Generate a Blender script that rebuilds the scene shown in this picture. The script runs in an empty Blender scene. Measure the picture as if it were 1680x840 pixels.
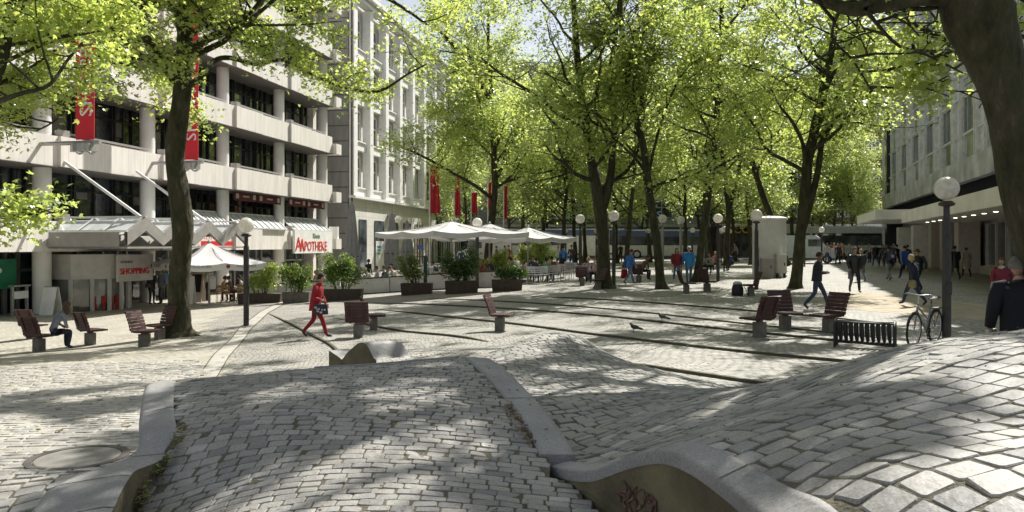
import bpy, math, random
import numpy as np
from mathutils import Vector, Matrix
from mathutils.bvhtree import BVHTree
R = math.radians
scene = bpy.context.scene
COL = scene.collection
# ------------------------------------------------------------------ camera
F = 1250.0; CX = 840.0; HZ = 403.0; EYE = 2.0
cam_d = bpy.data.cameras.new('camera'); cam = bpy.data.objects.new('camera', cam_d); COL.objects.link(cam)
cam.location = (0, 0, EYE); cam.rotation_euler = (R(90), 0, 0)
cam_d.sensor_width = 36; cam_d.lens = 36 * F / 1680; cam_d.shift_y = -(420 - HZ) / 1680
cam_d.clip_start = 0.05; cam_d.clip_end = 3000
scene.camera = cam
# ------------------------------------------------------------------ light
SUN_AZ = Vector((0.62, 0.78, 0)).normalized(); SUN_EL = R(50)
sd = Vector((SUN_AZ.x * math.cos(SUN_EL), SUN_AZ.y * math.cos(SUN_EL), math.sin(SUN_EL)))
world = bpy.data.worlds.new('World'); scene.world = world; world.use_nodes = True
wn = world.node_tree; bg = wn.nodes['Background']
sky = wn.nodes.new('ShaderNodeTexSky'); sky.sky_type = 'NISHITA'; sky.sun_disc = False
sky.sun_elevation = SUN_EL; sky.sun_rotation = math.atan2(SUN_AZ.x, SUN_AZ.y)
sky.air_density = 1.0; sky.dust_density = 1.5
hs = wn.nodes.new('ShaderNodeHueSaturation'); hs.inputs['Saturation'].default_value = .42; wn.links.new(sky.outputs[0], hs.inputs['Color']); wn.links.new(hs.outputs[0], bg.inputs[0]); bg.inputs[1].default_value = 0.085
sun_d = bpy.data.lights.new('sun', 'SUN'); sun_d.energy = 5.0; sun_d.angle = R(0.53); sun_d.color = (1.0, 0.955, 0.88)
sun = bpy.data.objects.new('sun', sun_d); COL.objects.link(sun)
sun.rotation_euler = sd.to_track_quat('Z', 'Y').to_euler(); sun.location = (20, 20, 60)
vs = scene.view_settings
vs.view_transform = 'Standard'; vs.look = 'None'; vs.exposure = 0.7; vs.gamma = 1; vs.use_curve_mapping = False
cy = scene.cycles; cy.max_bounces = 9; cy.diffuse_bounces = 6; cy.transmission_bounces = 5; cy.glossy_bounces = 3
cy.transparent_max_bounces = 6; cy.caustics_reflective = False; cy.caustics_refractive = False
cy.sample_clamp_indirect = 6
# ------------------------------------------------------------------ materials
def new_mat(name):
    m = bpy.data.materials.new(name); m.use_nodes = True
    return m, m.node_tree, m.node_tree.nodes['Principled BSDF']
_mc = {}
def M(name, col, rough=0.7, metal=0.0, var=0.12, scale=3.0, bump=0.0, bscale=40.0, spec=0.5, emit=0):
    """plain coloured surface with mottled tone and optional fine relief"""
    if name in _mc: return _mc[name]
    m, nt, p = new_mat(name); _mc[name] = m
    N = nt.nodes; Lk = nt.links
    tc = N.new('ShaderNodeTexCoord')
    nz = N.new('ShaderNodeTexNoise'); nz.inputs['Scale'].default_value = scale; nz.inputs['Detail'].default_value = 5
    Lk.new(tc.outputs['Object'], nz.inputs['Vector'])
    mp = N.new('ShaderNodeMapRange'); mp.inputs[1].default_value = .3; mp.inputs[2].default_value = .7
    mp.inputs[3].default_value = 1 - var; mp.inputs[4].default_value = 1 + var * .6
    Lk.new(nz.outputs[0], mp.inputs[0])
    mx = N.new('ShaderNodeVectorMath'); mx.operation = 'SCALE'; mx.inputs[0].default_value = col[:3]
    Lk.new(mp.outputs[0], mx.inputs['Scale'])
    Lk.new(mx.outputs[0], p.inputs['Base Color'])
    p.inputs['Roughness'].default_value = rough; p.inputs['Metallic'].default_value = metal
    p.inputs['Specular IOR Level'].default_value = spec
    if emit:
        p.inputs['Emission Color'].default_value = (*col[:3], 1); p.inputs['Emission Strength'].default_value = emit
    if bump:
        n2 = N.new('ShaderNodeTexNoise'); n2.inputs['Scale'].default_value = bscale; n2.inputs['Detail'].default_value = 4
        Lk.new(tc.outputs['Object'], n2.inputs['Vector'])
        b = N.new('ShaderNodeBump'); b.inputs['Strength'].default_value = bump; b.inputs['Distance'].default_value = .02
        Lk.new(n2.outputs[0], b.inputs['Height']); Lk.new(b.outputs[0], p.inputs['Normal'])
    return m
def mat_stone(name, lo, hi, tint=(1, .98, .94)):
    """loose setts: one tone per stone (colour attribute), speckle and worn relief"""
    m, nt, p = new_mat(name); N = nt.nodes; Lk = nt.links
    at = N.new('ShaderNodeAttribute'); at.attribute_name = 'tone'
    rp = N.new('ShaderNodeValToRGB'); e = rp.color_ramp.elements
    e[0].position = 0; e[0].color = (lo*1.0, lo*.99, lo*.96, 1); e[1].position = 1; e[1].color = (hi*tint[0], hi*tint[1], hi*tint[2], 1)
    k = e.new(.45); k.color = ((lo+hi)/2*tint[0], (lo+hi)/2*tint[1], (lo+hi)/2*tint[2], 1)
    k = e.new(.8); k.color = ((lo+hi)/2*1.05, (lo+hi)/2*1.0, (lo+hi)/2*.88, 1)
    Lk.new(at.outputs['Fac'], rp.inputs[0])
    tc = N.new('ShaderNodeTexCoord')
    n1 = N.new('ShaderNodeTexNoise'); n1.inputs['Scale'].default_value = 90; n1.inputs['Detail'].default_value = 3
    n2 = N.new('ShaderNodeTexNoise'); n2.inputs['Scale'].default_value = 2.2; n2.inputs['Detail'].default_value = 6
    Lk.new(tc.outputs['Object'], n1.inputs[0]); Lk.new(tc.outputs['Object'], n2.inputs[0])
    a = N.new('ShaderNodeMapRange'); a.inputs[1].default_value = .3; a.inputs[2].default_value = .7; a.inputs[3].default_value = .78; a.inputs[4].default_value = 1.2
    b = N.new('ShaderNodeMapRange'); b.inputs[1].default_value = .3; b.inputs[2].default_value = .7; b.inputs[3].default_value = .78; b.inputs[4].default_value = 1.12
    Lk.new(n1.outputs[0], a.inputs[0]); Lk.new(n2.outputs[0], b.inputs[0])
    mm = N.new('ShaderNodeMath'); mm.operation = 'MULTIPLY'; Lk.new(a.outputs[0], mm.inputs[0]); Lk.new(b.outputs[0], mm.inputs[1])
    s = N.new('ShaderNodeVectorMath'); s.operation = 'SCALE'; Lk.new(rp.outputs[0], s.inputs[0]); Lk.new(mm.outputs[0], s.inputs['Scale'])
    Lk.new(s.outputs[0], p.inputs['Base Color']); p.inputs['Roughness'].default_value = .62
    n3 = N.new('ShaderNodeTexNoise'); n3.inputs['Scale'].default_value = 28; n3.inputs['Detail'].default_value = 5
    Lk.new(tc.outputs['Object'], n3.inputs[0])
    bp = N.new('ShaderNodeBump'); bp.inputs['Strength'].default_value = .5; bp.inputs['Distance'].default_value = .012
    Lk.new(n3.outputs[0], bp.inputs['Height']); Lk.new(bp.outputs[0], p.inputs['Normal'])
    return m
def mat_cobble(name, c1, c2, mortar, bw=.2, rh=.13, rot=0, msize=.012, bumpd=.02, blotch=.25):
    m, nt, p = new_mat(name); N = nt.nodes; Lk = nt.links
    tc = N.new('ShaderNodeTexCoord'); mp = N.new('ShaderNodeMapping'); mp.inputs['Rotation'].default_value = (0, 0, rot)
    Lk.new(tc.outputs['Object'], mp.inputs[0])
    wz = N.new('ShaderNodeTexNoise'); wz.inputs['Scale'].default_value = .35; wz.inputs['Detail'].default_value = 2
    Lk.new(mp.outputs[0], wz.inputs[0])
    wz2 = N.new('ShaderNodeTexNoise'); wz2.inputs['Scale'].default_value = 6; wz2.inputs['Detail'].default_value = 1
    Lk.new(mp.outputs[0], wz2.inputs[0])
    sc = N.new('ShaderNodeVectorMath'); sc.operation = 'SCALE'; sc.inputs['Scale'].default_value = 1.2
    Lk.new(wz.outputs['Color'], sc.inputs[0])
    sc2 = N.new('ShaderNodeVectorMath'); sc2.operation = 'SCALE'; sc2.inputs['Scale'].default_value = .035
    Lk.new(wz2.outputs['Color'], sc2.inputs[0])
    ad = N.new('ShaderNodeVectorMath'); ad.operation = 'ADD'; Lk.new(mp.outputs[0], ad.inputs[0]); Lk.new(sc.outputs[0], ad.inputs[1])
    ad2 = N.new('ShaderNodeVectorMath'); ad2.operation = 'ADD'; Lk.new(ad.outputs[0], ad2.inputs[0]); Lk.new(sc2.outputs[0], ad2.inputs[1])
    br = N.new('ShaderNodeTexBrick'); br.inputs['Color1'].default_value = (*c1, 1); br.inputs['Color2'].default_value = (*c2, 1)
    br.inputs['Mortar'].default_value = (*mortar, 1); br.inputs['Scale'].default_value = 1; br.inputs['Mortar Size'].default_value = msize
    br.inputs['Mortar Smooth'].default_value = .5; br.inputs['Brick Width'].default_value = bw; br.inputs['Row Height'].default_value = rh
    br.inputs['Bias'].default_value = .1
    Lk.new(ad2.outputs[0], br.inputs[0])
    nz = N.new('ShaderNodeTexNoise'); nz.inputs['Scale'].default_value = .8; nz.inputs['Detail'].default_value = 8; nz.inputs['Roughness'].default_value = .65
    Lk.new(tc.outputs['Object'], nz.inputs[0])
    mr = N.new('ShaderNodeMapRange'); mr.inputs[1].default_value = .3; mr.inputs[2].default_value = .7; mr.inputs[3].default_value = 1 - blotch; mr.inputs[4].default_value = 1 + blotch * .5
    Lk.new(nz.outputs[0], mr.inputs[0])
    s = N.new('ShaderNodeVectorMath'); s.operation = 'SCALE'; Lk.new(br.outputs[0], s.inputs[0]); Lk.new(mr.outputs[0], s.inputs['Scale'])
    Lk.new(s.outputs[0], p.inputs['Base Color']); p.inputs['Roughness'].default_value = .7
    inv = N.new('ShaderNodeMath'); inv.operation = 'SUBTRACT'; inv.inputs[0].default_value = 1; Lk.new(br.outputs['Fac'], inv.inputs[1])
    bp = N.new('ShaderNodeBump'); bp.inputs['Strength'].default_value = .8; bp.inputs['Distance'].default_value = bumpd
    Lk.new(inv.outputs[0], bp.inputs['Height']); Lk.new(bp.outputs[0], p.inputs['Normal'])
    return m
def mat_panels(name, col, line, w, h, rough=.6, msize=.01, rot=None, spec=.4, var=.12):
    """stone cladding: rectangular panels with dark joints, coordinates run along the face (u = generated uv in metres)"""
    m, nt, p = new_mat(name); N = nt.nodes; Lk = nt.links
    uv = N.new('ShaderNodeUVMap')
    br = N.new('ShaderNodeTexBrick'); br.offset = 0
    br.inputs['Color1'].default_value = (*[c*1.04 for c in col], 1); br.inputs['Color2'].default_value = (*[c*.94 for c in col], 1)
    br.inputs['Mortar'].default_value = (*line, 1); br.inputs['Scale'].default_value = 1; br.inputs['Mortar Size'].default_value = msize
    br.inputs['Brick Width'].default_value = w; br.inputs['Row Height'].default_value = h
    Lk.new(uv.outputs[0], br.inputs[0])
    tc = N.new('ShaderNodeTexCoord')
    nz = N.new('ShaderNodeTexNoise'); nz.inputs['Scale'].default_value = 1.3; nz.inputs['Detail'].default_value = 7
    mpn = N.new('ShaderNodeMapping'); mpn.inputs['Scale'].default_value = (2.5, 2.5, .5)
    Lk.new(tc.outputs['Object'], mpn.inputs[0]); Lk.new(mpn.outputs[0], nz.inputs[0])
    mr = N.new('ShaderNodeMapRange'); mr.inputs[1].default_value = .3; mr.inputs[2].default_value = .7; mr.inputs[3].default_value = 1-var; mr.inputs[4].default_value = 1 + var*.4
    Lk.new(nz.outputs[0], mr.inputs[0])
    s = N.new('ShaderNodeVectorMath'); s.operation = 'SCALE'; Lk.new(br.outputs[0], s.inputs[0]); Lk.new(mr.outputs[0], s.inputs['Scale'])
    Lk.new(s.outputs[0], p.inputs['Base Color']); p.inputs['Roughness'].default_value = rough; p.inputs['Specular IOR Level'].default_value = spec
    return m
def mat_glass(name, tint=(.02, .025, .03), rough=.04):
    m, nt, p = new_mat(name); N = nt.nodes; Lk = nt.links
    tc = N.new('ShaderNodeTexCoord'); nz = N.new('ShaderNodeTexNoise'); nz.inputs['Scale'].default_value = .7; nz.inputs['Detail'].default_value = 4
    Lk.new(tc.outputs['Object'], nz.inputs[0])
    rp = N.new('ShaderNodeValToRGB'); rp.color_ramp.elements[0].position = .38; rp.color_ramp.elements[0].color = (*[c*.5 for c in tint], 1)
    rp.color_ramp.elements[1].position = .68; rp.color_ramp.elements[1].color = (*[c*2.4 for c in tint], 1)
    Lk.new(nz.outputs[0], rp.inputs[0]); Lk.new(rp.outputs[0], p.inputs['Base Color'])
    p.inputs['Roughness'].default_value = rough; p.inputs['Specular IOR Level'].default_value = .9; p.inputs['IOR'].default_value = 1.55
    n2 = N.new('ShaderNodeTexNoise'); n2.inputs['Scale'].default_value = .9; Lk.new(tc.outputs['Object'], n2.inputs[0])
    b = N.new('ShaderNodeBump'); b.inputs['Strength'].default_value = .06; b.inputs['Distance'].default_value = .1
    Lk.new(n2.outputs[0], b.inputs['Height']); Lk.new(b.outputs[0], p.inputs['Normal'])
    return m
# ------------------------------------------------------------------ mesh builder
class MB:
    def __init__(s): s.v = []; s.f = []; s.m = []; s.uv = []; s.cur = 0; s.T = None
    def _add(s, verts, faces, uvs=None):
        o = len(s.v)
        if s.T is not None: verts = [s.T @ Vector(q) for q in verts]
        s.v.extend([tuple(q) for q in verts])
        for k, f in enumerate(faces):
            s.f.append([i + o for i in f]); s.m.append(s.cur)
            s.uv.append(uvs[k] if uvs else None)
    def box(s, c, size, rz=0, taper=1.0, bottom=False, mat=None):
        hx, hy, hz = size[0]/2, size[1]/2, size[2]/2; ca, sa = math.cos(rz), math.sin(rz)
        vs_ = []
        for z, t in ((-hz, 1.0), (hz, taper)):
            for x, y in ((-hx, -hy), (hx, -hy), (hx, hy), (-hx, hy)):
                x *= t; y *= t
                vs_.append((c[0] + x*ca - y*sa, c[1] + x*sa + y*ca, c[2] + z))
        w, d, h = size
        q = lambda a, b: [(0, 0), (a, 0), (a, b), (0, b)]
        s._add(vs_, [(0, 3, 2, 1), (4, 5, 6, 7), (0, 1, 5, 4), (1, 2, 6, 5), (2, 3, 7, 6), (3, 0, 4, 7)],
               [q(w, d), q(w, d), q(w, h), q(d, h), q(w, h), q(d, h)])
    def bar(s, a, b, w, h=None, up=(0, 0, 1)):
        """rectangular bar from a to b"""
        a = Vector(a); b = Vector(b); h = h or w; d = (b - a)
        if d.length < 1e-6: return
        L_ = d.length; d.normalize(); u = Vector(up)
        if abs(d.dot(u)) > .98: u = Vector((1, 0, 0))
        r = d.cross(u).normalized(); u2 = r.cross(d)
        vs_ = []
        for p_ in (a, b):
            for i, j in ((-1, -1), (1, -1), (1, 1), (-1, 1)): vs_.append(p_ + r*(i*w/2) + u2*(j*h/2))
        q = [(0, 0), (w, 0), (w, L_), (0, L_)]
        s._add(vs_, [(3, 2, 1, 0), (4, 5, 6, 7), (0, 1, 5, 4), (1, 2, 6, 5), (2, 3, 7, 6), (3, 0, 4, 7)], [q]*6)
    def tube(s, path, r, n=8, cap=True):
        P = [Vector(p_) for p_ in path]; m_ = len(P)
        if not hasattr(r, '__len__'): r = [r]*m_
        t = [(P[min(i+1, m_-1)] - P[max(i-1, 0)]).normalized() for i in range(m_)]
        u = Vector((0, 0, 1)) if abs(t[0].z) < .9 else Vector((1, 0, 0))
        nrm = t[0].cross(u).normalized(); vs_ = []; fs = []
        for i in range(m_):
            nrm = (nrm - t[i]*nrm.dot(t[i])).normalized(); bn = t[i].cross(nrm)
            for k in range(n):
                a = 2*math.pi*k/n; vs_.append(P[i] + (nrm*math.cos(a) + bn*math.sin(a))*r[i])
        for i in range(m_-1):
            for k in range(n):
                k2 = (k+1) % n; fs.append((i*n+k, i*n+k2, (i+1)*n+k2, (i+1)*n+k))
        if cap: fs.append(tuple(range(n-1, -1, -1))); fs.append(tuple((m_-1)*n + k for k in range(n)))
        s._add(vs_, fs)
    def lathe(s, prof, n=16, c=(0, 0, 0), a0=0, sx=1, sy=1, cap=True):
        vs_ = []; fs = []
        for (r_, z) in prof:
            for k in range(n):
                a = a0 + 2*math.pi*k/n; vs_.append((c[0] + r_*math.cos(a)*sx, c[1] + r_*math.sin(a)*sy, c[2] + z))
        for i in range(len(prof)-1):
            for k in range(n):
                k2 = (k+1) % n; fs.append((i*n+k, i*n+k2, (i+1)*n+k2, (i+1)*n+k))
        if cap: fs.append(tuple(range(n-1, -1, -1))); fs.append(tuple((len(prof)-1)*n + k for k in range(n)))
        s._add(vs_, fs)
    def sphere(s, c, r, n=16, m_=10, sc=(1, 1, 1)):
        prof = [(max(1e-4, math.sin(math.pi*i/m_))*r, -math.cos(math.pi*i/m_)*r*sc[2]) for i in range(m_+1)]
        s.lathe(prof, n, c, 0, sc[0], sc[1])
    def torus(s, c, Rr, r, axis='Y', n=28, m_=6):
        vs_ = []; fs = []
        for i in range(n):
            a = 2*math.pi*i/n
            for k in range(m_):
                b = 2*math.pi*k/m_; q = Rr + r*math.cos(b); w = r*math.sin(b)
                if axis == 'Y': vs_.append((c[0]+q*math.cos(a), c[1]+w, c[2]+q*math.sin(a)))
                else: vs_.append((c[0]+q*math.cos(a), c[1]+q*math.sin(a), c[2]+w))
        for i in range(n):
            for k in range(m_):
                fs.append((i*m_+k, ((i+1) % n)*m_+k, ((i+1) % n)*m_+(k+1) % m_, i*m_+(k+1) % m_))
        s._add(vs_, fs)
    def prism(s, pts, z0, z1):
        n = len(pts); vs_ = [(x, y, z0) for x, y in pts] + [(x, y, z1) for x, y in pts]
        fs = [tuple(range(n-1, -1, -1)), tuple(range(n, 2*n))]; uv = [[(x, y) for x, y in reversed(pts)], [(x, y) for x, y in pts]]
        acc = 0
        for i in range(n):
            j = (i+1) % n; L_ = math.dist(pts[i], pts[j]); fs.append((i, j, n+j, n+i))
            uv.append([(acc, z0), (acc+L_, z0), (acc+L_, z1), (acc, z1)]); acc += L_
        s._add(vs_, fs, uv)
    def quad(s, a, b, c, d, uv=None): s._add([a, b, c, d], [(0, 1, 2, 3)], [uv] if uv else None)
    def build(s, name, mats, parent=None, smooth=False, loc=None, rz=0):
        me = bpy.data.meshes.new(name); me.from_pydata(s.v, [], s.f)
        if not isinstance(mats, (list, tuple)): mats = [mats]
        for m_ in mats: me.materials.append(m_)
        me.polygons.foreach_set('material_index', s.m)
        if any(u is not None for u in s.uv):
            ul = me.uv_layers.new(name='UVMap'); flat = []
            for f, u in zip(s.f, s.uv): flat.extend(u if u is not None else [(0, 0)]*len(f))
            ul.data.foreach_set('uv', [c for q in flat for c in q])
        if smooth: me.polygons.foreach_set('use_smooth', [True]*len(me.polygons))
        me.update()
        o = bpy.data.objects.new(name, me); COL.objects.link(o)
        if smooth == 'auto': me.set_sharp_from_angle(angle=R(40))
        if parent: o.parent = parent
        if loc is not None: o.location = loc
        if rz: o.rotation_euler.z = rz
        return o
def grid_mesh(name, X, Y, Z, mat, keep=None, smooth=True):
    ny, nx = X.shape; V = np.stack([X, Y, Z], -1).reshape(-1, 3)
    i = np.arange(ny-1)[:, None]*nx + np.arange(nx-1)[None]; q = np.stack([i, i+1, i+nx+1, i+nx], -1)
    if keep is not None: q = q[keep]
    return np_mesh(name, V, q.reshape(-1, 4), mat, smooth)
def np_mesh(name, V, Q, mat, smooth=False, tone=None):
    me = bpy.data.meshes.new(name); k = Q.shape[1]
    me.vertices.add(len(V)); me.vertices.foreach_set('co', np.ascontiguousarray(V, dtype=np.float32).ravel())
    me.loops.add(Q.size); me.loops.foreach_set('vertex_index', np.ascontiguousarray(Q, dtype=np.int32).ravel())
    me.polygons.add(len(Q)); me.polygons.foreach_set('loop_start', np.arange(0, Q.size, k, dtype=np.int32))
    me.polygons.foreach_set('loop_total', np.full(len(Q), k, dtype=np.int32))
    if smooth: me.polygons.foreach_set('use_smooth', np.ones(len(Q), dtype=bool))
    if tone is not None:
        at = me.attributes.new('tone', 'FLOAT', 'POINT'); at.data.foreach_set('value', np.ascontiguousarray(tone, dtype=np.float32))
    me.update(calc_edges=True)
    if mat: me.materials.append(mat)
    o = bpy.data.objects.new(name, me); COL.objects.link(o); return o
# ------------------------------------------------------------------ tagging
def tag(o, label, cat, group=None):
    o['label'] = label; o['category'] = cat
    if group: o['group'] = group
    return o
def struct(o): o['kind'] = 'structure'; return o
def thing(name, label, cat, loc=(0, 0, 0), rz=0, group=None):
    o = bpy.data.objects.new(name, None); COL.objects.link(o); o.empty_display_size = .2
    o.location = loc; o.rotation_euler = (0, 0, rz); return tag(o, label, cat, group)
def dup(root, loc, rz=None, label=None, sc=None):
    r = root.copy(); COL.objects.link(r); r.location = loc
    if rz is not None: r.rotation_euler = (root.rotation_euler.x, root.rotation_euler.y, rz)
    if label: r['label'] = label
    if sc: r.scale = (sc, sc, sc)
    for ch in list(root.children):
        c = ch.copy(); COL.objects.link(c); c.parent = r
        for g_ in ch.children:
            d = g_.copy(); COL.objects.link(d); d.parent = c
    return r
def px(u, v, d): return Vector(((u-CX)/F*d, d, EYE - (v-HZ)/F*d))
def text(name, s, size, mat, parent, loc, rot, ext=.004, align='LEFT', sx=1):
    c = bpy.data.curves.new(name, 'FONT'); c.body = s; c.size = size; c.extrude = ext; c.align_x = align
    c.resolution_u = 2; c.materials.append(mat)
    o = bpy.data.objects.new('tmp', c); me = o.to_mesh().copy(); me.name = name; bpy.data.objects.remove(o)
    if not me.materials: me.materials.append(mat)
    o = bpy.data.objects.new(name, me); COL.objects.link(o); o.location = loc; o.rotation_euler = rot; o.scale = (sx, 1, 1)
    if parent: o.parent = parent
    return o
# ------------------------------------------------------------------ ground
def g(x, y):
    x = np.asarray(x, float); y = np.asarray(y, float)
    s = np.clip((x + 16)/20, 0, 1); s = s*s*(3-2*s)*.5 + s*.5
    zr = np.clip(y-20, 0, 60)*.0105
    zl = -.85 + np.clip(20-y, 0, 20)*.055 + np.clip(y-45, 0, 35)*.018
    return zl*(1-s) + zr*s
m_plaza = mat_cobble('plaza_setts', (.42, .40, .36), (.30, .295, .275), (.13, .125, .09), .19, .13, R(-14), .014, .02)
m_light = mat_cobble('light_setts', (.50, .47, .40), (.38, .36, .31), (.20, .19, .12), .21, .12, R(3), .011, .015, .18)
m_conc = mat_stone('edge_concrete', .285, .285, (1, .98, .93))
m_moss = M('mossy_joint', (.115, .105, .07), .95, var=.4, scale=4, bump=.6, bscale=60)
xs = np.unique(np.concatenate([np.linspace(-700, -60, 9), np.linspace(-60, 60, 121), np.linspace(60, 700, 9)]))
ys = np.unique(np.concatenate([np.linspace(-60, 0, 7), np.linspace(0, 110, 111), np.linspace(110, 900, 10)]))
GX, GY = np.meshgrid(xs, ys)
ground = struct(grid_mesh('ground', GX, GY, g(GX, GY), m_plaza))
_bv = [BVHTree.FromObject(ground, bpy.context.evaluated_depsgraph_get())] if False else []
def add_bvh(o):
    me = o.data; _bv.append(BVHTree.FromPolygons([v.co[:] for v in me.vertices], [p.vertices[:] for p in me.polygons]))
add_bvh(ground)
def gz(x, y):
    best = -9
    for b in _bv:
        h = b.ray_cast(Vector((x, y, 1.2)), Vector((0, 0, -1)))
        if h[0] is not None: best = max(best, h[0].z)
    return best
def GP(u, v):
    """ground point seen at photo pixel (u, v)"""
    d = Vector(((u-CX)/F, 1, -(v-HZ)/F)).normalized(); best = None
    for b in _bv:
        h = b.ray_cast(Vector((0, 0, EYE)), d)
        if h[0] is not None and (best is None or h[3] < best[3]): best = h
    return best[0].copy()
def G0(u, v):
    d = Vector(((u-CX)/F, 1, -(v-HZ)/F)).normalized(); return _bv[0].ray_cast(Vector((0, 0, EYE)), d)[0].copy()
def drape(name, left, right, mat, lift=.005, nseg=4, lat=3):
    """flat paving sheet between two pixel polylines, following the ground"""
    def res(pl):
        P = [G0(*q) for q in pl]; o = []
        for a, b in zip(P[:-1], P[1:]):
            for k in range(nseg): o.append(a.lerp(b, k/nseg))
        return o + [P[-1]]
    A, B = res(left), res(right); n = min(len(A), len(B))
    X = np.array([[A[i].lerp(B[i], j/lat).x for j in range(lat+1)] for i in range(n)]); Y = np.array([[A[i].lerp(B[i], j/lat).y for j in range(lat+1)] for i in range(n)])
    return struct(grid_mesh(name, X, Y, g(X, Y)+lift, mat))
# light paved lower court on the left, sand-coloured strip and asphalt street
def plan_sheet(name, poly, mat, lift, step=1.0):
    P = np.array(poly, float); x0, y0 = P.min(0); x1, y1 = P.max(0)
    X, Y = np.meshgrid(np.arange(x0, x1+step, step), np.arange(y0, y1+step, step))
    cx = (X[:-1, :-1]+X[1:, 1:])/2; cyy = (Y[:-1, :-1]+Y[1:, 1:])/2
    return struct(grid_mesh(name, X, Y, g(X, Y)+lift, mat, keep=inside(P, cx, cyy)))
def inside(P, x, y):
    r = np.zeros(x.shape, bool); n = len(P)
    for i in range(n):
        x1, y1 = P[i]; x2, y2 = P[(i+1) % n]
        c = ((y1 > y) != (y2 > y)); 
        with np.errstate(divide='ignore', invalid='ignore'):
            xi = (x2-x1)*(y-y1)/(y2-y1+1e-12)+x1
        r ^= c & (x < xi)
    return r
court = plan_sheet('lower_court', [(-40, 4), (-3.2, 4), (-3.6, 9), (-5.0, 14), (-7.9, 20), (-10.5, 26), (-11.5, 31), (-10, 60), (-40, 60)], m_light, .004, .5)
m_sand = M('sandy_paving', (.40, .35, .26), .9, var=.25, scale=2, bump=.4, bscale=30)
sandy = drape('sandy_path', [(1400, 478), (1500, 487), (1620, 500), (1700, 512)], [(1330, 500), (1440, 512), (1560, 520), (1700, 536)], m_sand, .004)
m_asph = M('asphalt', (.06, .06, .062), .85, var=.2, scale=6, bump=.4, bscale=80)
street = plan_sheet('street', [(-60, 76), (80, 76), (80, 96), (-60, 96)], m_asph, .006, 2.0)
# the long flat band of slabs and the worn joint beside it
m_slab = M('slab_band', (.40, .385, .345), .75, var=.2, scale=3, bump=.3, bscale=60)
band = drape('paving_band', [(318, 627), (350, 582), (392, 538), (425, 512), (470, 490)], [(352, 625), (375, 585), (410, 541), (440, 513), (482, 490)], m_slab, .009)
for nm, L_ in (('drain_joint', [(318, 627), (350, 582), (392, 538), (425, 512), (470, 490)]), ('drain_joint', [(352, 625), (375, 585), (410, 541), (440, 513), (482, 490)])):
    drape(nm, L_, [(u+2.2, v) for u, v in L_], m_moss, .013, lat=1)
# ---------------- low terrace steps: each a real riser with a tread that runs back to the ground
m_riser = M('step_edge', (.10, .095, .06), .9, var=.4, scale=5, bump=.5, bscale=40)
def step(pl, h=.042, depth=2.2):
    P = []
    Q = [G0(*q) for q in pl]
    for a, b in zip(Q[:-1], Q[1:]):
        for k in range(5): P.append(a.lerp(b, k/5))
    P.append(Q[-1])
    for _ in range(3):
        P = [P[0]] + [(P[i-1]+P[i]*2+P[i+1])/4 for i in range(1, len(P)-1)] + [P[-1]]
    n = len(P); rows = []
    for i, p_ in enumerate(P):
        t = (P[min(i+1, n-1)] - P[max(i-1, 0)]).normalized(); nr = Vector((-t.y, t.x, 0))
        if nr.y < 0: nr = -nr
        nr = (nr*.4 + Vector((0, 1, 0))*.6).normalized()
        e = min(1, i/3+.12, (n-1-i)/3+.12); hh = h*e; r = []
        for s_, z in ((0, -.02), (.0, hh), (.28, hh*1.0), (depth*.5, hh*.45), (depth, .004)):
            x, y = p_.x+nr.x*s_, p_.y+nr.y*s_; r.append((x, y, float(g(x, y))+z))
        rows.append(r)
    A = np.array(rows)
    o = struct(grid_mesh('terrace_step', A[:, 1:, 0], A[:, 1:, 1], A[:, 1:, 2], m_plaza, smooth=False)); add_bvh(o)
    me = o.data
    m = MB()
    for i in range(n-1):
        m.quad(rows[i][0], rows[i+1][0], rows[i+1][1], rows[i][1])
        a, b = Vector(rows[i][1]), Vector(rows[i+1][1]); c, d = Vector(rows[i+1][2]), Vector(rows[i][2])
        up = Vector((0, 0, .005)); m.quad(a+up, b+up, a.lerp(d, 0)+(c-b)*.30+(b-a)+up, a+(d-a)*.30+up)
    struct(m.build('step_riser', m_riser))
for pl in ([(440, 515), (500, 545), (540, 566), (562, 588)],
           [(545, 522), (655, 545), (740, 552), (800, 561)],
           [(620, 508), (740, 522), (852, 533), (970, 550), (1155, 572), (1270, 584), (1410, 597), (1560, 612)],
           [(600, 497), (740, 502), (992, 519), (1160, 539), (1410, 564), (1560, 580)],
           [(1000, 594), (1120, 612), (1250, 632), (1400, 650)],
           [(700, 490), (870, 498), (960, 505), (1145, 524), (1345, 546), (1500, 562)],
           [(870, 487), (960, 491), (1100, 500), (1280, 515), (1450, 530)]):
    step(pl)
# ------------------------------------------------------------------ wave mounds in the foreground
class TPS:
    def __init__(s, pts, lam=.004):
        P = np.array(pts, float); s.P = P[:, :2]; n = len(P)
        K = s.k(s.P[:, None]-s.P[None]); A = np.zeros((n+3, n+3)); A[:n, :n] = K + lam*np.eye(n)
        A[:n, n] = 1; A[:n, n+1:] = s.P; A[n, :n] = 1; A[n+1:, :n] = s.P.T
        s.w = np.linalg.solve(A, np.concatenate([P[:, 2], [0, 0, 0]]))
    def k(s, d):
        r2 = (d**2).sum(-1); return .5*r2*np.log(r2+1e-9)
    def __call__(s, x, y):
        x = np.asarray(x, float); y = np.asarray(y, float); q = np.stack([x, y], -1); n = len(s.P)
        K = s.k(q[..., None, :]-s.P); return K@s.w[:n] + s.w[n] + s.w[n+1]*x + s.w[n+2]*y
def P3(L_): return [tuple(px(u, v, d)) for u, v, d in L_]
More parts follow.
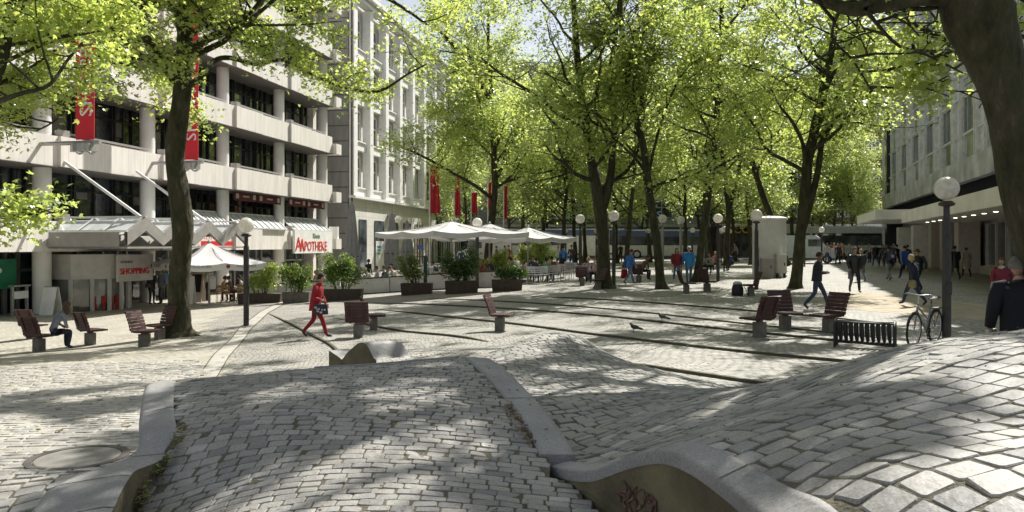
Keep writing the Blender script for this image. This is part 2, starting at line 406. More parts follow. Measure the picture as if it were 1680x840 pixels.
H1 = TPS(P3([(240, 636, 6.2), (500, 607, 6.6), (765, 589, 6.8), (228, 700, 5.2), (222, 745, 4.8),
             (830, 650, 5.7), (880, 710, 4.95), (925, 778, 4.35), (958, 840, 3.85),
             (560, 840, 3.75), (560, 720, 4.7), (400, 700, 4.9), (700, 660, 5.4), (400, 640, 5.9), (620, 630, 6.0)])
         + [(-2.13, 4.45, .52), (-2.0, 3.9, .42), (-1.9, 3.3, .35), (-1.5, 3.8, .58), (-.6, 2.6, .58), (-1.8, 2.2, .3), (.4, 2.4, .5), (.5, 3.2, .6),
            (-3.6, 7.6, .35), (-2.0, 7.9, .45), (-.5, 8.2, .5), (-3.9, 8.6, -.25), (-2.2, 9.0, -.2), (-.6, 9.4, -.1)])
H2 = TPS(P3([(870, 682, 6.2), (900, 622, 8.4), (835, 600, 9.3), (950, 745, 5.0), (1000, 692, 5.8), (1000, 642, 7.4), (1080, 682, 5.3),
             (1160, 642, 6.2), (1230, 634, 6.4), (1300, 622, 5.7), (1200, 690, 4.3), (1450, 700, 2.95), (1300, 655, 4.3), (1450, 605, 4.0), (1400, 592, 5.0), (1480, 570, 5.2),
             (1600, 555, 5.1), (1690, 553, 5.2), (1690, 700, 2.7), (1690, 840, 2.0), (1400, 800, 2.35),
             (1150, 627, 8.6), (1100, 612, 10.6), (1040, 606, 11.6),
             (900, 547, 11.4), (835, 568, 11.4), (975, 566, 11.6), (905, 582, 10.2), (1010, 600, 11.6), (800, 590, 10.2)])
         + [(.27, 4.35, .71), (.42, 4.0, .80), (.55, 3.7, .95), (.68, 3.4, 1.065), (.78, 3.0, 1.085), (.83, 2.5, 1.09), (.86, 1.9, 1.08)]
         + [(-.38, 6.9, .55), (-.9, 9, .35), (-1.3, 11, .1), (-.8, 12.6, -.15), (.6, 13.3, -.12), (1.7, 13.2, -.12), (3, 12.2, -.15), (4.2, 10.6, -.15), (5.2, 9.2, -.15), (3.2, 8.6, .25),
            (6.4, 8.3, .0), (7.6, 8.0, .1), (4.4, 7.2, .95), (5.4, 6.4, 1.15), (3.3, 7.3, .62)])
H3 = TPS(P3([(0, 775, 4.7), (100, 777, 4.7), (180, 772, 4.65), (238, 768, 4.5), (205, 790, 4.1), (180, 840, 3.7), (60, 840, 3.9)])
         + [(-3.3, 3.2, .45), (-2.0, 3.2, .62), (-3.4, 5.6, .25), (-2.6, 5.3, .38), (-4.4, 4.6, .35), (-4.5, 5.8, -.05), (-3.2, 6.3, -.15), (-5.5, 3.5, .1)])
def curve(pts, n=60):
    P = [Vector((*p_, 0)) for p_ in pts]; o = []
    for i in range(len(P)-1):
        p0, p1, p2, p3 = P[max(i-1, 0)], P[i], P[i+1], P[min(i+2, len(P)-1)]
        for k in range(12):
            t = k/12; o.append(.5*((2*p1)+(p2-p0)*t+(2*p0-5*p1+4*p2-p3)*t*t+(3*p1-p0-3*p2+p3)*t**3))
    return o + [P[-1]]
E_left = curve([(-3.9, 8.6), (-3.35, 7.2), (-2.98, 6.2), (-2.57, 5.25), (-2.31, 4.75), (-2.18, 4.4), (-2.05, 4.0), (-1.93, 3.6), (-1.8, 2.8), (-1.75, 2.2)])
E_right = curve([(-.95, 9.3), (-.62, 8.0), (-.38, 6.85), (-.03, 5.75), (.14, 5.05), (.27, 4.38), (.42, 4.0), (.55, 3.7), (.68, 3.4), (.78, 3.0), (.83, 2.5), (.86, 1.7)])
m_setts_a = mat_stone('grey_setts', .17, .44, (1, .97, .90))
m_setts_b = mat_stone('blue_grey_setts', .15, .47, (1, .98, .92))
m_setts_c = mat_stone('cream_setts', .30, .46, (1, .96, .86))
def setts(name, H, poly, w, h, ang, mat, seed, gap=.011, dome=.006, raise_=.012, xr=None, yr=None, jit=.12):
    rg = np.random.default_rng(seed); ca, sa = math.cos(ang), math.sin(ang); P = np.array(poly)
    x0, y0 = P.min(0); x1, y1 = P.max(0); cxm, cym = (x0+x1)/2, (y0+y1)/2; Rr = math.hypot(x1-x0, y1-y0)/2+1
    V = []; T = []; n = 0
    rows = np.arange(-Rr, Rr, h); C = []
    for j, b in enumerate(rows):
        a = -Rr + (j % 2)*w*.5 + rg.uniform(-.15, .15)*w
        while a < Rr:
            ww = w*rg.uniform(1-jit, 1+jit*1.3); C.append((a+ww/2, b+h/2, ww, h)); a += ww
    C = np.array(C); wx = cxm + C[:, 0]*ca - C[:, 1]*sa; wy = cym + C[:, 0]*sa + C[:, 1]*ca
    k = inside(P, wx, wy); C = C[k]; N = len(C)
    c8 = [(-1, -.8), (-.84, -1), (.84, -1), (1, -.8), (1, .8), (.84, 1), (-.84, 1), (-1, .8)]
    rings = [(1.0, -.02), (.98, 0.35), (.92, .85), (.6, .97)]
    ox = np.array([q[0] for q in c8]); oy = np.array([q[1] for q in c8])
    jx = rg.normal(0, .045, (N, 8)); jy = rg.normal(0, .045, (N, 8)); tilt = rg.normal(0, .035, (N, 2)); lift = rg.normal(0, .002, N)
    verts = []
    for s_, hh in rings:
        X = C[:, 0:1] + (ox+jx)*s_*(C[:, 2:3]/2-gap/2); Y = C[:, 1:2] + (oy+jy)*s_*(C[:, 3:4]/2-gap/2)
        verts.append((X, Y, np.full_like(X, hh)))
    verts.append((C[:, 0:1], C[:, 1:2], np.ones((N, 1))))
    X = np.concatenate([q[0] for q in verts], 1); Y = np.concatenate([q[1] for q in verts], 1); Hh = np.concatenate([q[2] for q in verts], 1)
    WX = cxm + X*ca - Y*sa; WY = cym + X*sa + Y*ca
    Z = H(WX, WY) + np.where(Hh < 0, -.03, raise_*np.clip(Hh, 0, 1) + dome*np.clip(Hh-.5, 0, 1)) + lift[:, None] + (X-C[:, 0:1])*tilt[:, 0:1] + (Y-C[:, 1:2])*tilt[:, 1:2]
    Vv = np.stack([WX, WY, Z], -1); nv = Vv.shape[1]
    f = []
    for r_ in range(3):
        for q in range(8): f.append((r_*8+q, r_*8+(q+1) % 8, r_*8+8+(q+1) % 8, r_*8+8+q))
    for q in range(0, 8, 2): f.append((24+q, 24+(q+1) % 8, 24+(q+2) % 8, 32))
    f = np.array(f); Q = (f[None]+np.arange(N)[:, None, None]*nv).reshape(-1, 4)
    tone = np.repeat(np.clip(rg.beta(2.2, 2.2, N), 0, 1), nv)
    o = np_mesh(name, Vv.reshape(-1, 3), Q, mat, True, tone); o.data.set_sharp_from_angle(angle=R(22)); return struct(o)
def bedding(name, H, poly, stepsz=.08):
    P = np.array(poly); x0, y0 = P.min(0); x1, y1 = P.max(0)
    X, Y = np.meshgrid(np.arange(x0, x1, stepsz), np.arange(y0, y1, stepsz))
    k = inside(P, (X[:-1, :-1]+X[1:, 1:])/2, (Y[:-1, :-1]+Y[1:, 1:])/2)
    return struct(grid_mesh(name, X, Y, H(X, Y)+.002, m_moss, keep=k))
def offset(C, d):
    o = []
    for i, p_ in enumerate(C):
        t = (C[min(i+1, len(C)-1)]-C[max(i-1, 0)]).normalized(); o.append(p_+Vector((-t.y, t.x, 0))*d)
    return o
xy = lambda L_: [(p_.x, p_.y) for p_ in L_]
def sm(t): t = max(0, min(1, t)); return t*t*(3-2*t)
def var_off(C, f):
    o = []
    for i, p_ in enumerate(C):
        t = (C[min(i+1, len(C)-1)]-C[max(i-1, 0)]).normalized(); o.append(p_+Vector((-t.y, t.x, 0))*f(i))
    return o
W_in = var_off(E_left, lambda i: .22*(1-sm((i-42)/20)))       # inner (wall) edge of the left edging
W_out = var_off(E_left, lambda i: -.40*sm((i-42)/24))          # outer edge
poly1 = [(p_.x-.012, p_.y) for p_ in W_in] + xy(reversed(offset(E_right, -.05)))
poly2 = xy(var_off(E_right, lambda i: .145-.045*sm((i-50)/10))) + [(1.2, 1.2), (3.6, 1.2), (9, 6.0), (9, 8.5), (5.6, 9.4), (4.5, 10.8), (3.3, 12.2), (1.7, 13.3), (-.2, 13.3), (-1.4, 12.2), (-1.4, 10.5)]
poly3 = [(-6, 2.3)] + [(p_.x, p_.y) for p_ in reversed(W_out[54:])] + [(-2.95, 5.2), (-3.6, 6.3), (-6, 6.3)]
def poly_orient():
    pass
# E_left runs towards the camera: its left-hand side (offset +) is +x ; same for E_right
H1s = lambda x, y: H1(x, y)
bedding('setts_bedding', H1, poly1); setts('wave_paving', H1, poly1, .122, .066, R(-3), m_setts_a, 1, gap=.005, dome=.002, raise_=.006)
bedding('setts_bedding', H2, poly2); setts('wave_paving', H2, poly2, .128, .120, R(14), m_setts_b, 2, gap=.009, dome=.002, raise_=.008, jit=.2)
bedding('setts_bedding', H3, poly3); setts('wave_paving', lambda x, y: H3(x, y), poly3, .15, .13, R(20), m_setts_a, 3, gap=.012, dome=.003, raise_=.01)
def ribbon(name, C, d0, d1, H, mat, drop0=.25, drop1=.25, lift=.02, zend=None):
    """cast concrete edging: top follows the wave, real sides"""
    A = offset(C, d0); B = offset(C, d1); m = MB(); n = len(A); rows = []
    for a, b in zip(A, B):
        r = []
        za = float(H(a.x, a.y)); zb = float(H(b.x, b.y))
        r.append((a.x, a.y, za+lift-drop0)); r.append((a.x, a.y, za+lift-.012))
        for k in range(7):
            p_ = a.lerp(b, .02+.96*k/6); r.append((p_.x, p_.y, float(H(p_.x, p_.y))+lift))
        r.append((b.x, b.y, zb+lift-.012)); r.append((b.x, b.y, zb+lift-drop1)); rows.append(r)
    Aa = np.array(rows); joints(Aa[:, 2:-2], 17)
    for e_ in (0, -1):
        q = Aa[e_][1:-1]; cz = np.stack([q, q-np.array([0, 0, .45])]); struct(grid_mesh(name, cz[..., 0], cz[..., 1], cz[..., 2], mat))
    return struct(grid_mesh(name, Aa[..., 0], Aa[..., 1], Aa[..., 2], mat))
def zL(i):
    a, b = W_in[i], W_out[i]; h1 = float(H1(b.x, b.y)) if i < 46 else .69; h3 = float(H3(b.x*.5+a.x*.5, b.y)); k = sm((i-44)/16); return h1*(1-k)+(h3)*k
rows = []; hz = [zL(i) for i in range(len(E_left))]
for _ in range(6): hz = [hz[0]]+[(hz[i-1]+2*hz[i]+hz[i+1])/4 for i in range(1, len(hz)-1)]+[hz[-1]]
for i in range(len(E_left)):
    a, b = W_out[i], W_in[i]; e = .5*sm((i-50)/14); r = [(a.x, a.y, hz[i]-.9)]
    for k in range(9):
        p_ = a.lerp(b, k/8); zz = hz[i]*(1-e)+float(H3(p_.x, p_.y))*e; zz = zz if i > 50 else (float(H1(p_.x, p_.y))*(1-sm((i-40)/8))+hz[i]*sm((i-40)/8)); r.append((p_.x, p_.y, zz+.02-(.012 if k in (0, 8) else 0)))
    r.append((b.x, b.y, hz[i]-(.1 if i < 40 else .75))); rows.append(r)
Aa = np.array(rows); struct(grid_mesh('mound_edging', Aa[:, :10, 0], Aa[:, :10, 1], Aa[:, :10, 2], m_conc))
wl_ = Aa[40:, 9:, :]; lastz = np.linspace(0, 1, 7); wx = np.repeat(wl_[:, :1, 0], 7, 1)+.002; wy = np.repeat(wl_[:, :1, 1], 7, 1); wz_ = wl_[:, :1, 2]*(1-lastz)+wl_[:, 1:2, 2]*lastz
LEFTWALL = (wx, wy, wz_)
def joints(A, every, mat=None):
    m = MB()
    for i in range(4, len(A)-2, every):
        for k in range(A.shape[1]-1):
            p, q = Vector(A[i, k]), Vector(A[i, k+1]); d = (Vector(A[i+1, k])-p).normalized()*.008; up = Vector((0, 0, .0025)); m.quad(p+up, q+up, q+d+up, p+d+up)
    struct(m.build('edging_joint', m_moss))
joints(Aa[:, 1:10], 15)
ribbon('mound_edging', curve([(-.50, 6.78), (-1.1, 6.82), (-1.75, 6.74)]), -.20, .0, H1, m_conc, .1, .1, .022)
ribbon('mound_edging', E_right[:57], -.06, .16, H1, m_conc, .1, .6, .016)
ribbon('mound_edging', E_right[55:], .0, .125, H2, m_conc, .06, .3)
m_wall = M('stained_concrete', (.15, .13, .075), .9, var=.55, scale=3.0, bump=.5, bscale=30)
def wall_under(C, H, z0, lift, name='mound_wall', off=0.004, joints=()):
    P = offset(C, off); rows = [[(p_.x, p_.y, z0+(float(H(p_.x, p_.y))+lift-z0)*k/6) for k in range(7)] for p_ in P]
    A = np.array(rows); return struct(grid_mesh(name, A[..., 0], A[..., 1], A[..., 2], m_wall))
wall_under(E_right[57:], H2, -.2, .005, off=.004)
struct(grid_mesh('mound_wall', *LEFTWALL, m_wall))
# faint pink spray paint on the wave wall
gm = M('pink_spray', (.17, .09, .075), .95, var=.9, scale=45)
m = MB(); C = offset(E_right[57:], -.004)
rg = random.Random(5)
def on_wall(i, z): p_ = C[min(int(i), len(C)-1)].lerp(C[min(int(i)+1, len(C)-1)], i % 1); return Vector((p_.x, p_.y, z))
for k in range(9):
    i0 = 26+k*1.3; pts = [on_wall(i0+rg.uniform(-1.6, 1.6)+.8*math.sin(q*1.3), .85-.026*q+rg.uniform(-.012, .012)) for q in range(7)]
    for a, b in zip(pts[:-1], pts[1:]): m.bar(a, b, rg.uniform(.006, .022), .001, up=(1, 0, 0))
struct(m.build('graffiti_marks', gm))
# beyond the crest: small wave-ended wall
C = curve([(-2.62, 10.9), (-2.35, 10.6), (-2.1, 10.45), (-1.85, 10.4)])
topz = lambda t: .42 + .10*math.cos(t*math.pi*2.0+2.6) - .0*t
rows = []
n = len(C)
Hs = TPS([(*xy(C)[int(i*(n-1)/6)], 0) for i in range(7)]) if False else None
A = []
for i, p_ in enumerate(C):
    t = i/(n-1); u = CX+F*p_.x/p_.y
    vt = np.interp(u, [540, 552, 561, 570, 578, 586, 593, 600, 606, 613, 640], [575, 583, 590, 578, 571, 564, 561.5, 564, 573, 588, 600])
    A.append((p_.x, p_.y, EYE-(vt-HZ)/F*p_.y))
m = MB()
for a, b in zip(A[:-1], A[1:]):
    m.quad((a[0], a[1], -.4), (b[0], b[1], -.4), b, a)
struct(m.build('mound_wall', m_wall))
G_ = np.array([[(a[0]+k*.36, a[1]+k*.38, a[2]+(0 if k < 1 else -.02)*k - .02*k*k) for k in (0, .3, .6, .9, 1.2)] for a in A])
struct(grid_mesh('mound_edging', G_[..., 0], G_[..., 1], G_[..., 2], m_conc))
# cream setts on the lower court near the camera (real stones)
setts('court_paving', lambda x, y: g(x, y)+.004, [(-12.5, 5), (-3.1, 5.0), (-3.9, 9), (-5.2, 13.2), (-6.4, 15.5), (-12.5, 15.5)], .22, .125, R(3), m_setts_c, 7, gap=.010, dome=.003, raise_=.008)
# manhole cover
p_ = G0(128, 754)
t = thing('manhole_cover', 'round worn manhole cover set in the cobbles beside the curved concrete edge', 'manhole cover', (p_.x, p_.y, p_.z+.024))
m = MB(); m.lathe([(.45, -.01), (.45, .004), (.38, .004), (.38, -.01)], 40, cap=False); m.build('frame', M('dark_iron', (.12, .11, .10), .7, .3), t)
m = MB(); m.lathe([(.37, -.01), (.37, .0), (.36, .003), (.001, .004)], 40); m.build('lid', M('worn_lid', (.24, .23, .21), .6, bump=.3), t)

# fallen bud scales and small leaves, and weeds at the foot of the left wall
rg = np.random.default_rng(9)
def litter(name, n, pick, size, mat, seed):
    rg = np.random.default_rng(seed); V = []; Q = []
    P = np.array([pick(rg) for _ in range(n)])
    a = rg.uniform(0, 6.28, n); s_ = size*rg.uniform(.4, 1.3, n)
    for k, (dx, dy) in enumerate(((-1, -.4), (1, -.5), (1.1, .5), (-.9, .45))):
        V.append(np.stack([P[:, 0]+s_*(dx*np.cos(a)-dy*np.sin(a)), P[:, 1]+s_*(dx*np.sin(a)+dy*np.cos(a)), P[:, 2]+rg.uniform(.004, .014, n)], -1))
    V = np.stack(V, 1).reshape(-1, 3); o = np_mesh(name, V, np.arange(n*4).reshape(-1, 4), mat); o['kind'] = 'stuff'; return o
m_lit = M('dry_litter', (.20, .13, .06), .9, var=.6, scale=40); m_litg = M('green_litter', (.14, .19, .04), .9, var=.5, scale=40)
def pk1(r):
    x, y = r.uniform(-2.0, .3), r.uniform(3.6, 6.6); return (x, y, float(H1(x, y))+.012)
def pk2(r):
    x, y = r.uniform(.9, 3.4), r.uniform(2.6, 6); return (x, y, float(H2(x, y))+.016)
def pk3(r):
    x = r.uniform(-9, 6); y = r.uniform(7, 30)
    return (x, y, float(g(x, y))+.015)
def pk4(r):
    k = r.integers(1, 14); b = E_right[40+k]; x, y = b.x-.05-abs(r.normal(0, .05)), b.y+r.normal(0, .03); return (x, y, float(H1(x, y))+.01)
litter('leaf_litter', 260, pk1, .011, m_lit, 1); litter('leaf_litter', 200, pk2, .009, m_lit, 2); litter('leaf_litter', 900, pk3, .035, m_lit, 3); litter('leaf_litter', 350, pk3, .04, m_litg, 4)
litter('leaf_litter', 160, pk4, .013, m_lit, 5)
def pk5(r):
    k = 44+r.integers(0, 20); b = W_in[k]; x, y = b.x+.02+abs(r.normal(0, .035)), b.y; return (x, y, float(H1(x, y))+.02+abs(r.normal(0, .035)))
w = litter('wall_weeds', 110, pk5, .016, m_litg, 6); litter('leaf_litter', 140, pk5, .013, m_lit, 7)
# ------------------------------------------------------------------ buildings
m_white = mat_panels('white_stone', (.76, .73, .68), (.56, .54, .50), .42, 3.0, msize=.008)
m_bandcap = M('band_metal', (.30, .29, .28), .5, .3)
m_col = M('painted_column', (.72, .71, .69), .5, var=.08, scale=1.5)
m_dark = M('dark_reveal', (.03, .03, .032), .6)
m_glass = mat_glass('dark_glass')
m_glass2 = mat_glass('grey_glass', (.06, .07, .075), .08)
m_frame = M('window_metal', (.045, .045, .05), .4, .6)
m_lframe = M('light_metal', (.5, .5, .5), .35, .7)
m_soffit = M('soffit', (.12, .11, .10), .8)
def L2W(o, d, n):
    """local frame of a facade: x along, y outward"""
    return Matrix(((d.x, n.x, 0, o.x), (d.y, n.y, 0, o.y), (0, 0, 1, 0), (0, 0, 0, 1)))
def facade_root(name, label, o, d, cat='building'):
    t = thing(name, label, cat, (o.x, o.y, 0), math.atan2(d.y, d.x)); return t
# --- stepped white office block on the left.  local x runs away from the camera along the facade, local -y is out to the square
d1 = Vector((.203, .979, 0)).normalized(); y0 = 32.0; P0 = Vector((-.6176*y0, y0, 0)); Lc = 6.6
off1 = facade_root('office_building', 'white stepped office and shopping block with round columns and dark recessed windows', P0, d1)
# local: +x along d1, +y = left of d1 (into building), -y = out to square
bz = [1.75, 5.3, 8.95, 12.5, 16.1, 19.7, 23.3]
XA, XB = -3.2*Lc, 4*Lc
m = MB()
m.box(((XA+XB)/2+.6, 11.5, 12), (XB-XA+1.0, 16, 27)); m.build('wall', m_white, off1)
end = MB(); end.box((XB+.55, 3.2, 12), (.5, 4.6, 26.5)); end.build('end_wall', m_white, off1)
for k, z in enumerate(bz):
    m = MB()
    # spandrel band made of segments that step in and out
    for i in range(-3, 4):
        x0_ = i*Lc; out = -.95 if k else -.9
        segs = [(x0_+.0, x0_+Lc*.45, out), (x0_+Lc*.45, x0_+Lc, out+.14)]
        for a, b, oy_ in segs:
            m.box(((a+b)/2, (oy_+3.0)/2, z+.635), (b-a-.006, 3.0-oy_, 1.27))
    m.box((XB+.45, .55, z+.38), (.9, 3.4, .78))
    m.build('spandrel_band', m_white, off1)
    m = MB()
    for i in range(-3, 4):
        x0_ = i*Lc
        m.box((x0_+.55, -.52, z+1.42), (.4, .4, .35)); m.bar((x0_+.5, -.62, z+1.47), (x0_+Lc-.5, -.42, z+1.47), .09, .09)
        m.bar((x0_+.5, -.62, z+1.35), (x0_+Lc-.5, -.42, z+1.35), .04, .03)
    m.build('railing', m_bandcap, off1)
for i in range(-3, 5):
    m = MB(); m.lathe([(.36, -2.6), (.36, 25.0)], 20, (i*Lc, -.02, 0)); m.build('column', m_col, off1, smooth='auto')
for k in range(1, len(bz)):           # strips of window on each storey
    zt, zb = bz[k], bz[k-1]+1.27
    for i in range(-3, 4):
        x0_ = i*Lc
        f = MB(); f.box((x0_+Lc/2, 1.30, (zt+zb)/2), (Lc-.02, .12, zt-zb))
        w = f.build('window', m_glass, off1)
        f = MB()
        for q in (.06, .20, .235, .44, .47, .66, .84, .87, .96): f.box((x0_+Lc*q, 1.2, (zt+zb)/2), (.09, .14, zt-zb))
        f.box((x0_+Lc/2, 1.19, zt-.75), (Lc, .1, .07)); f.build('frame', m_frame, w)
        rr_ = random.Random(k*31+i)
        for q in (.13, .34, .55, .75, .91):
            if rr_.random() < .38:
                hb_ = rr_.uniform(.15, .75)*(zt-zb-.8); f = MB(); f.box((x0_+Lc*q, 1.225, zt-.8-hb_/2), (Lc*.075*2*rr_.uniform(.6, 1), .02, hb_)); f.build('blind', M('blind_grey', (.17, .165, .15), .8, var=.3), w)
    if k > 0:
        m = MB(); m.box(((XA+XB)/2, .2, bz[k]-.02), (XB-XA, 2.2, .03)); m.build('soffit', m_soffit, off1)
# ground floor: dark shop fronts
f = MB(); f.box(((XA+XB)/2, 1.6, -.4), (XB-XA, .15, 4.3)); f.build('shop_glazing', m_glass, off1)
f = MB()
for i in range(-3, 4):
    for q in (.05, .3, .55, .8, .95): f.box((i*Lc+Lc*q, 1.48, -.4), (.1, .12, 4.2))
f.box(((XA+XB)/2, 1.47, .95), (XB-XA, .1, .12)); f.build('shop_frame', m_lframe, off1)
for i, xs_, wd in ((0, 2.6, 1.6), (1, 4.5, 1.0), (2, 3.0, 2.0)):
    f = MB(); f.box((i*Lc+xs_, 1.0, .9), (wd, .08, .9)); f.build('shop_board', M('cream_board', (.6, .56, .44), .6), off1)
m = MB(); m.box((-2.6, .7, .85), (3.8, .3, 1.2)); gsn = m.build('shop_sign', M('green_sign', (.01, .16, .08), .45), off1)
m = MB(); m.sphere((-1.6, .5, 1.0), .12); m.build('sign_emblem', M('sign_white', (.8, .8, .78), .5), gsn)
# entrance portal with curved sign board and glass doors between the first two columns
m = MB()
pts = [(.7, .9)] + [(.7+ (3.5)*k/12, -.2-1.7*math.sin(math.pi*(.12+.76*k/12))) for k in range(13)] + [(4.2, .9)]
m.prism(pts, -2.6, -2.35); m.build('portal_step', M('portal_panel', (.5, .48, .44), .5), off1); m = MB(); m.prism([(x, y+.02) for x, y in pts], .55, 1.62)
pt = m.build('portal_fascia', M('portal_panel', (.5, .48, .44), .5), off1)
m = MB(); m.prism([(x*.985+.05, y*.96+.12) for x, y in pts], -2.35, .55); m.build('portal_glass', mat_glass('door_glass', (.12, .12, .11), .05), off1)
m = MB()
for k in range(1, 14, 2): m.box((pts[k][0], pts[k][1]+.03, -.9), (.12, .12, 2.9))
m.build('portal_frame', M('portal_frame', (.6, .59, .55), .4), off1)
m = MB(); m.box((3.1, -2.05, 1.0), (2.3, .1, 1.2)); m.build('name_board', M('name_board', (.62, .60, .56), .5), off1)
m_red = M('sign_red', (.62, .03, .03), .5, var=.05); m_redglow = m_red
text('lettering', 'SHOPPING', .40, m_red, off1, (2.05, -2.12, .72), (R(90), 0, 0), .02)
text('lettering', 'HAMBURGS', .15, M('sign_grey', (.25, .25, .25)), off1, (2.07, -2.12, 1.22), (R(90), 0, 0), .01)
text('lettering', 'LEVANTE', .4, M('sign_pale', (.6, .3, .3)), off1, (9.9, -1.0, 2.35), (R(90), 0, 0), .01)
m = MB(); m.box((11.2, -.98, 2.12), (3.0, .05, .26)); m.build('red_board', m_red, off1)
rr_ = random.Random(4)
for k in (3, 4, 5, 6):   # red goods shown behind the entrance glass
    a, b = Vector((*pts[k], 0)), Vector((*pts[k+1], 0)); an = math.atan2(b.y-a.y, b.x-a.x); m = MB(); c = a.lerp(b, .5)
    for q in range(5): m.box((c.x*.985+.05+rr_.uniform(-.03, .03), c.y*.96+.08, -1.75+q*.34), (rr_.uniform(.08, .24), .05, rr_.uniform(.36, .44)), an)
    m.build('window_display', M('display_red', (.42, .03, .02), .6, var=.6, scale=9), off1)
# zig-zag canopy over the entrance
m = MB(); g_ = MB(); prof = []
xa, xb = -.6, 8.3; nz_ = 8
zc = [2.55 + (.62 if k % 2 else 0) for k in range(nz_+1)]; xc = [xa+(xb-xa)*k/nz_ for k in range(nz_+1)]
yo, yi = -4.6, -.9
for k in range(nz_):
    a, b = xc[k], xc[k+1]; za, zb = zc[k], zc[k+1]
    m._add([(a, yo, za-.55), (b, yo, zb-.55), (b, yo, zb), (a, yo, za), (a, yo+.15, za-.55), (b, yo+.15, zb-.55), (b, yo+.15, zb), (a, yo+.15, za)],
           [(0, 1, 2, 3), (7, 6, 5, 4), (3, 2, 6, 7), (0, 4, 5, 1)])
    g_._add([(a, yo+.15, za-.1), (b, yo+.15, zb-.1), (b, yi, zb-.1), (a, yi, za-.1)], [(0, 1, 2, 3)])
m.box(((xa+xb)/2, (yo+yi)/2, 1.92), (xb-xa, yi-yo, .08)); m.box((xa+.06, (yo+yi)/2+.2, 2.25), (.12, yi-yo-.4, .75))
cn = m.build('canopy', M('canopy_grey', (.30, .285, .27), .5, var=.15), off1)
g_.build('canopy_glass', M('frosted_glass', (.55, .58, .58), .2), cn)
m = MB()
for k in range(nz_+1): m.bar((xc[k], yo, zc[k]+.03), (xc[k], yi, zc[k]+.03), .09, .07)
for q in (.33, .66): 
    for k in range(nz_): m.bar((xc[k], yo+(yi-yo)*q, zc[k]+.02), (xc[k+1], yo+(yi-yo)*q, zc[k+1]+.02), .05, .04)
m.build('canopy_ribs', M('white_metal', (.75, .75, .74), .35, .2), cn)
for k in (1, 5):
    m = MB(); m.tube([(xc[k]+.1, yo+.3, zc[k]), (xc[k]-.3, -.9, 5.55)], .07, 8); m.build('tie_rod', M('white_metal', (0, 0, 0)), cn)
# sloping glass strip over the first floor parapet
for i in (1, 2, 3):
    m = MB(); x0_ = i*Lc + (3.2 if i == 1 else .5); x1_ = (i+1)*Lc-.45
    m._add([(x0_, -.85, 3.05), (x1_, -.85, 3.05), (x1_, .2, 3.95), (x0_, .2, 3.95)], [(0, 1, 2, 3)])
    s_ = m.build('glass_strip', M('frosted_glass', (0, 0, 0)), off1); m = MB()
    for q in range(9):
        xq = x0_+(x1_-x0_)*q/8; m.bar((xq, -.87, 3.07), (xq, .18, 3.97), .07, .06)
    m.bar((x0_, -.87, 3.07), (x1_, -.87, 3.07), .08, .08); m.bar((x0_, .18, 3.97), (x1_, .18, 3.97), .08, .08)
    m.build('strip_bars', M('white_metal', (0, 0, 0)), s_)
m_wine = M('wine_red', (.11, .012, .02), .6)
for i in (2, 3):
    for a, b in ((.1, .48), (.5, .94)):
        m = MB(); m.box((i*Lc+Lc*(a+b)/2, -.35, 4.98), (Lc*(b-a), .06, .5)); b_ = m.build('wine_sign', m_wine, off1)
        for q in (.12, .5, .88):
            m = MB(); m.box((i*Lc+Lc*(a+(b-a)*q), -.40, 5.0), (.3 if q != .5 else .7, .02, .3 if q != .5 else .1)); m.build('sign_panel', M('sign_white2', (.55, .50, .48), .5), b_)
# pharmacy sign
m = MB(); m.box((3.3*Lc+.9, -1.12, 2.25), (5.8, .16, 1.55)); ap = m.build('pharmacy_board', M('board_white', (.82, .82, .80), .4), off1)
text('lettering', 'POTHEKE', .95, m_red, off1, (3.3*Lc-.65, -1.21, 1.65), (R(90), 0, 0), .02, sx=.86)
text('lettering', 'A', 1.35, m_red, off1, (3.3*Lc-1.95, -1.21, 1.65), (R(90), 0, 0), .02)
text('lettering', 'A', 1.2, m_red, off1, (3.3*Lc-1.4+.1, -1.22, 1.65), (R(90), 0, 0), .02, sx=.8)
text('lettering', 'Rhein', .5, M('sign_green', (.12, .25, .15)), off1, (3.3*Lc+.6, -1.21, 2.52), (R(90), 0, R(0)), .01)
m = MB(); m.box((XB+.75, -.6, 2.9), (.25, .7, 1.1)); m.build('wall_box', M('board_white', (0, 0, 0)), off1)
# round cowls on brackets and the two tall banners
def banner(xl, z0, z1, label, w=.85, letters='SHOPPING'):
    q = P0 + d1*xl; n = Vector((d1.y, -d1.x, 0)); b = q + n*3.0
    t = thing('hanging_banner', label, 'banner', (b.x, b.y, 0), math.atan2(d1.y, d1.x)-R(90)); t.rotation_euler.z = math.atan2(-n.y, -n.x)
    # local x points back to the wall
    m = MB(); m.box((.1, 0, (z0+z1)/2), (w, .03, z1-z0)); m.build('cloth', M('banner_red', (.62, .025, .045), .75, var=.1, scale=.8), t)
    for sg in (1, -1):
        text('lettering', letters, w*.95, M('banner_white', (.8, .78, .76), .6), t, (.1-sg*.32, sg*.022, z0+.9 if sg > 0 else z0+.9), (R(90), R(-90), R(180 if sg > 0 else 0)), .004, sx=1.15)
    m = MB(); m.tube([(-.6, 0, z0-.12), (2.4, 0, z0-.12)], .09, 8); m.build('arm', M('bracket_grey', (.42, .42, .42), .4, .5), t); m = MB(); m.tube([(-.6, 0, z1+.12), (2.4, 0, z1+.12)], .07, 8); m.build('arm', M('bracket_grey', (.42, .42, .42), .4, .5), t)
    m = MB()
    for a in range(4): m.box((-.2+.28*a, 0, z0-.32), (.16, .5, .3), .3*a)
    m.torus((.0, -.25, z0-.3), .22, .05); m.torus((.55, -.25, z0-.3), .22, .05); m.build('bracket', M('bracket_grey', (0, 0, 0)), t, smooth='auto')
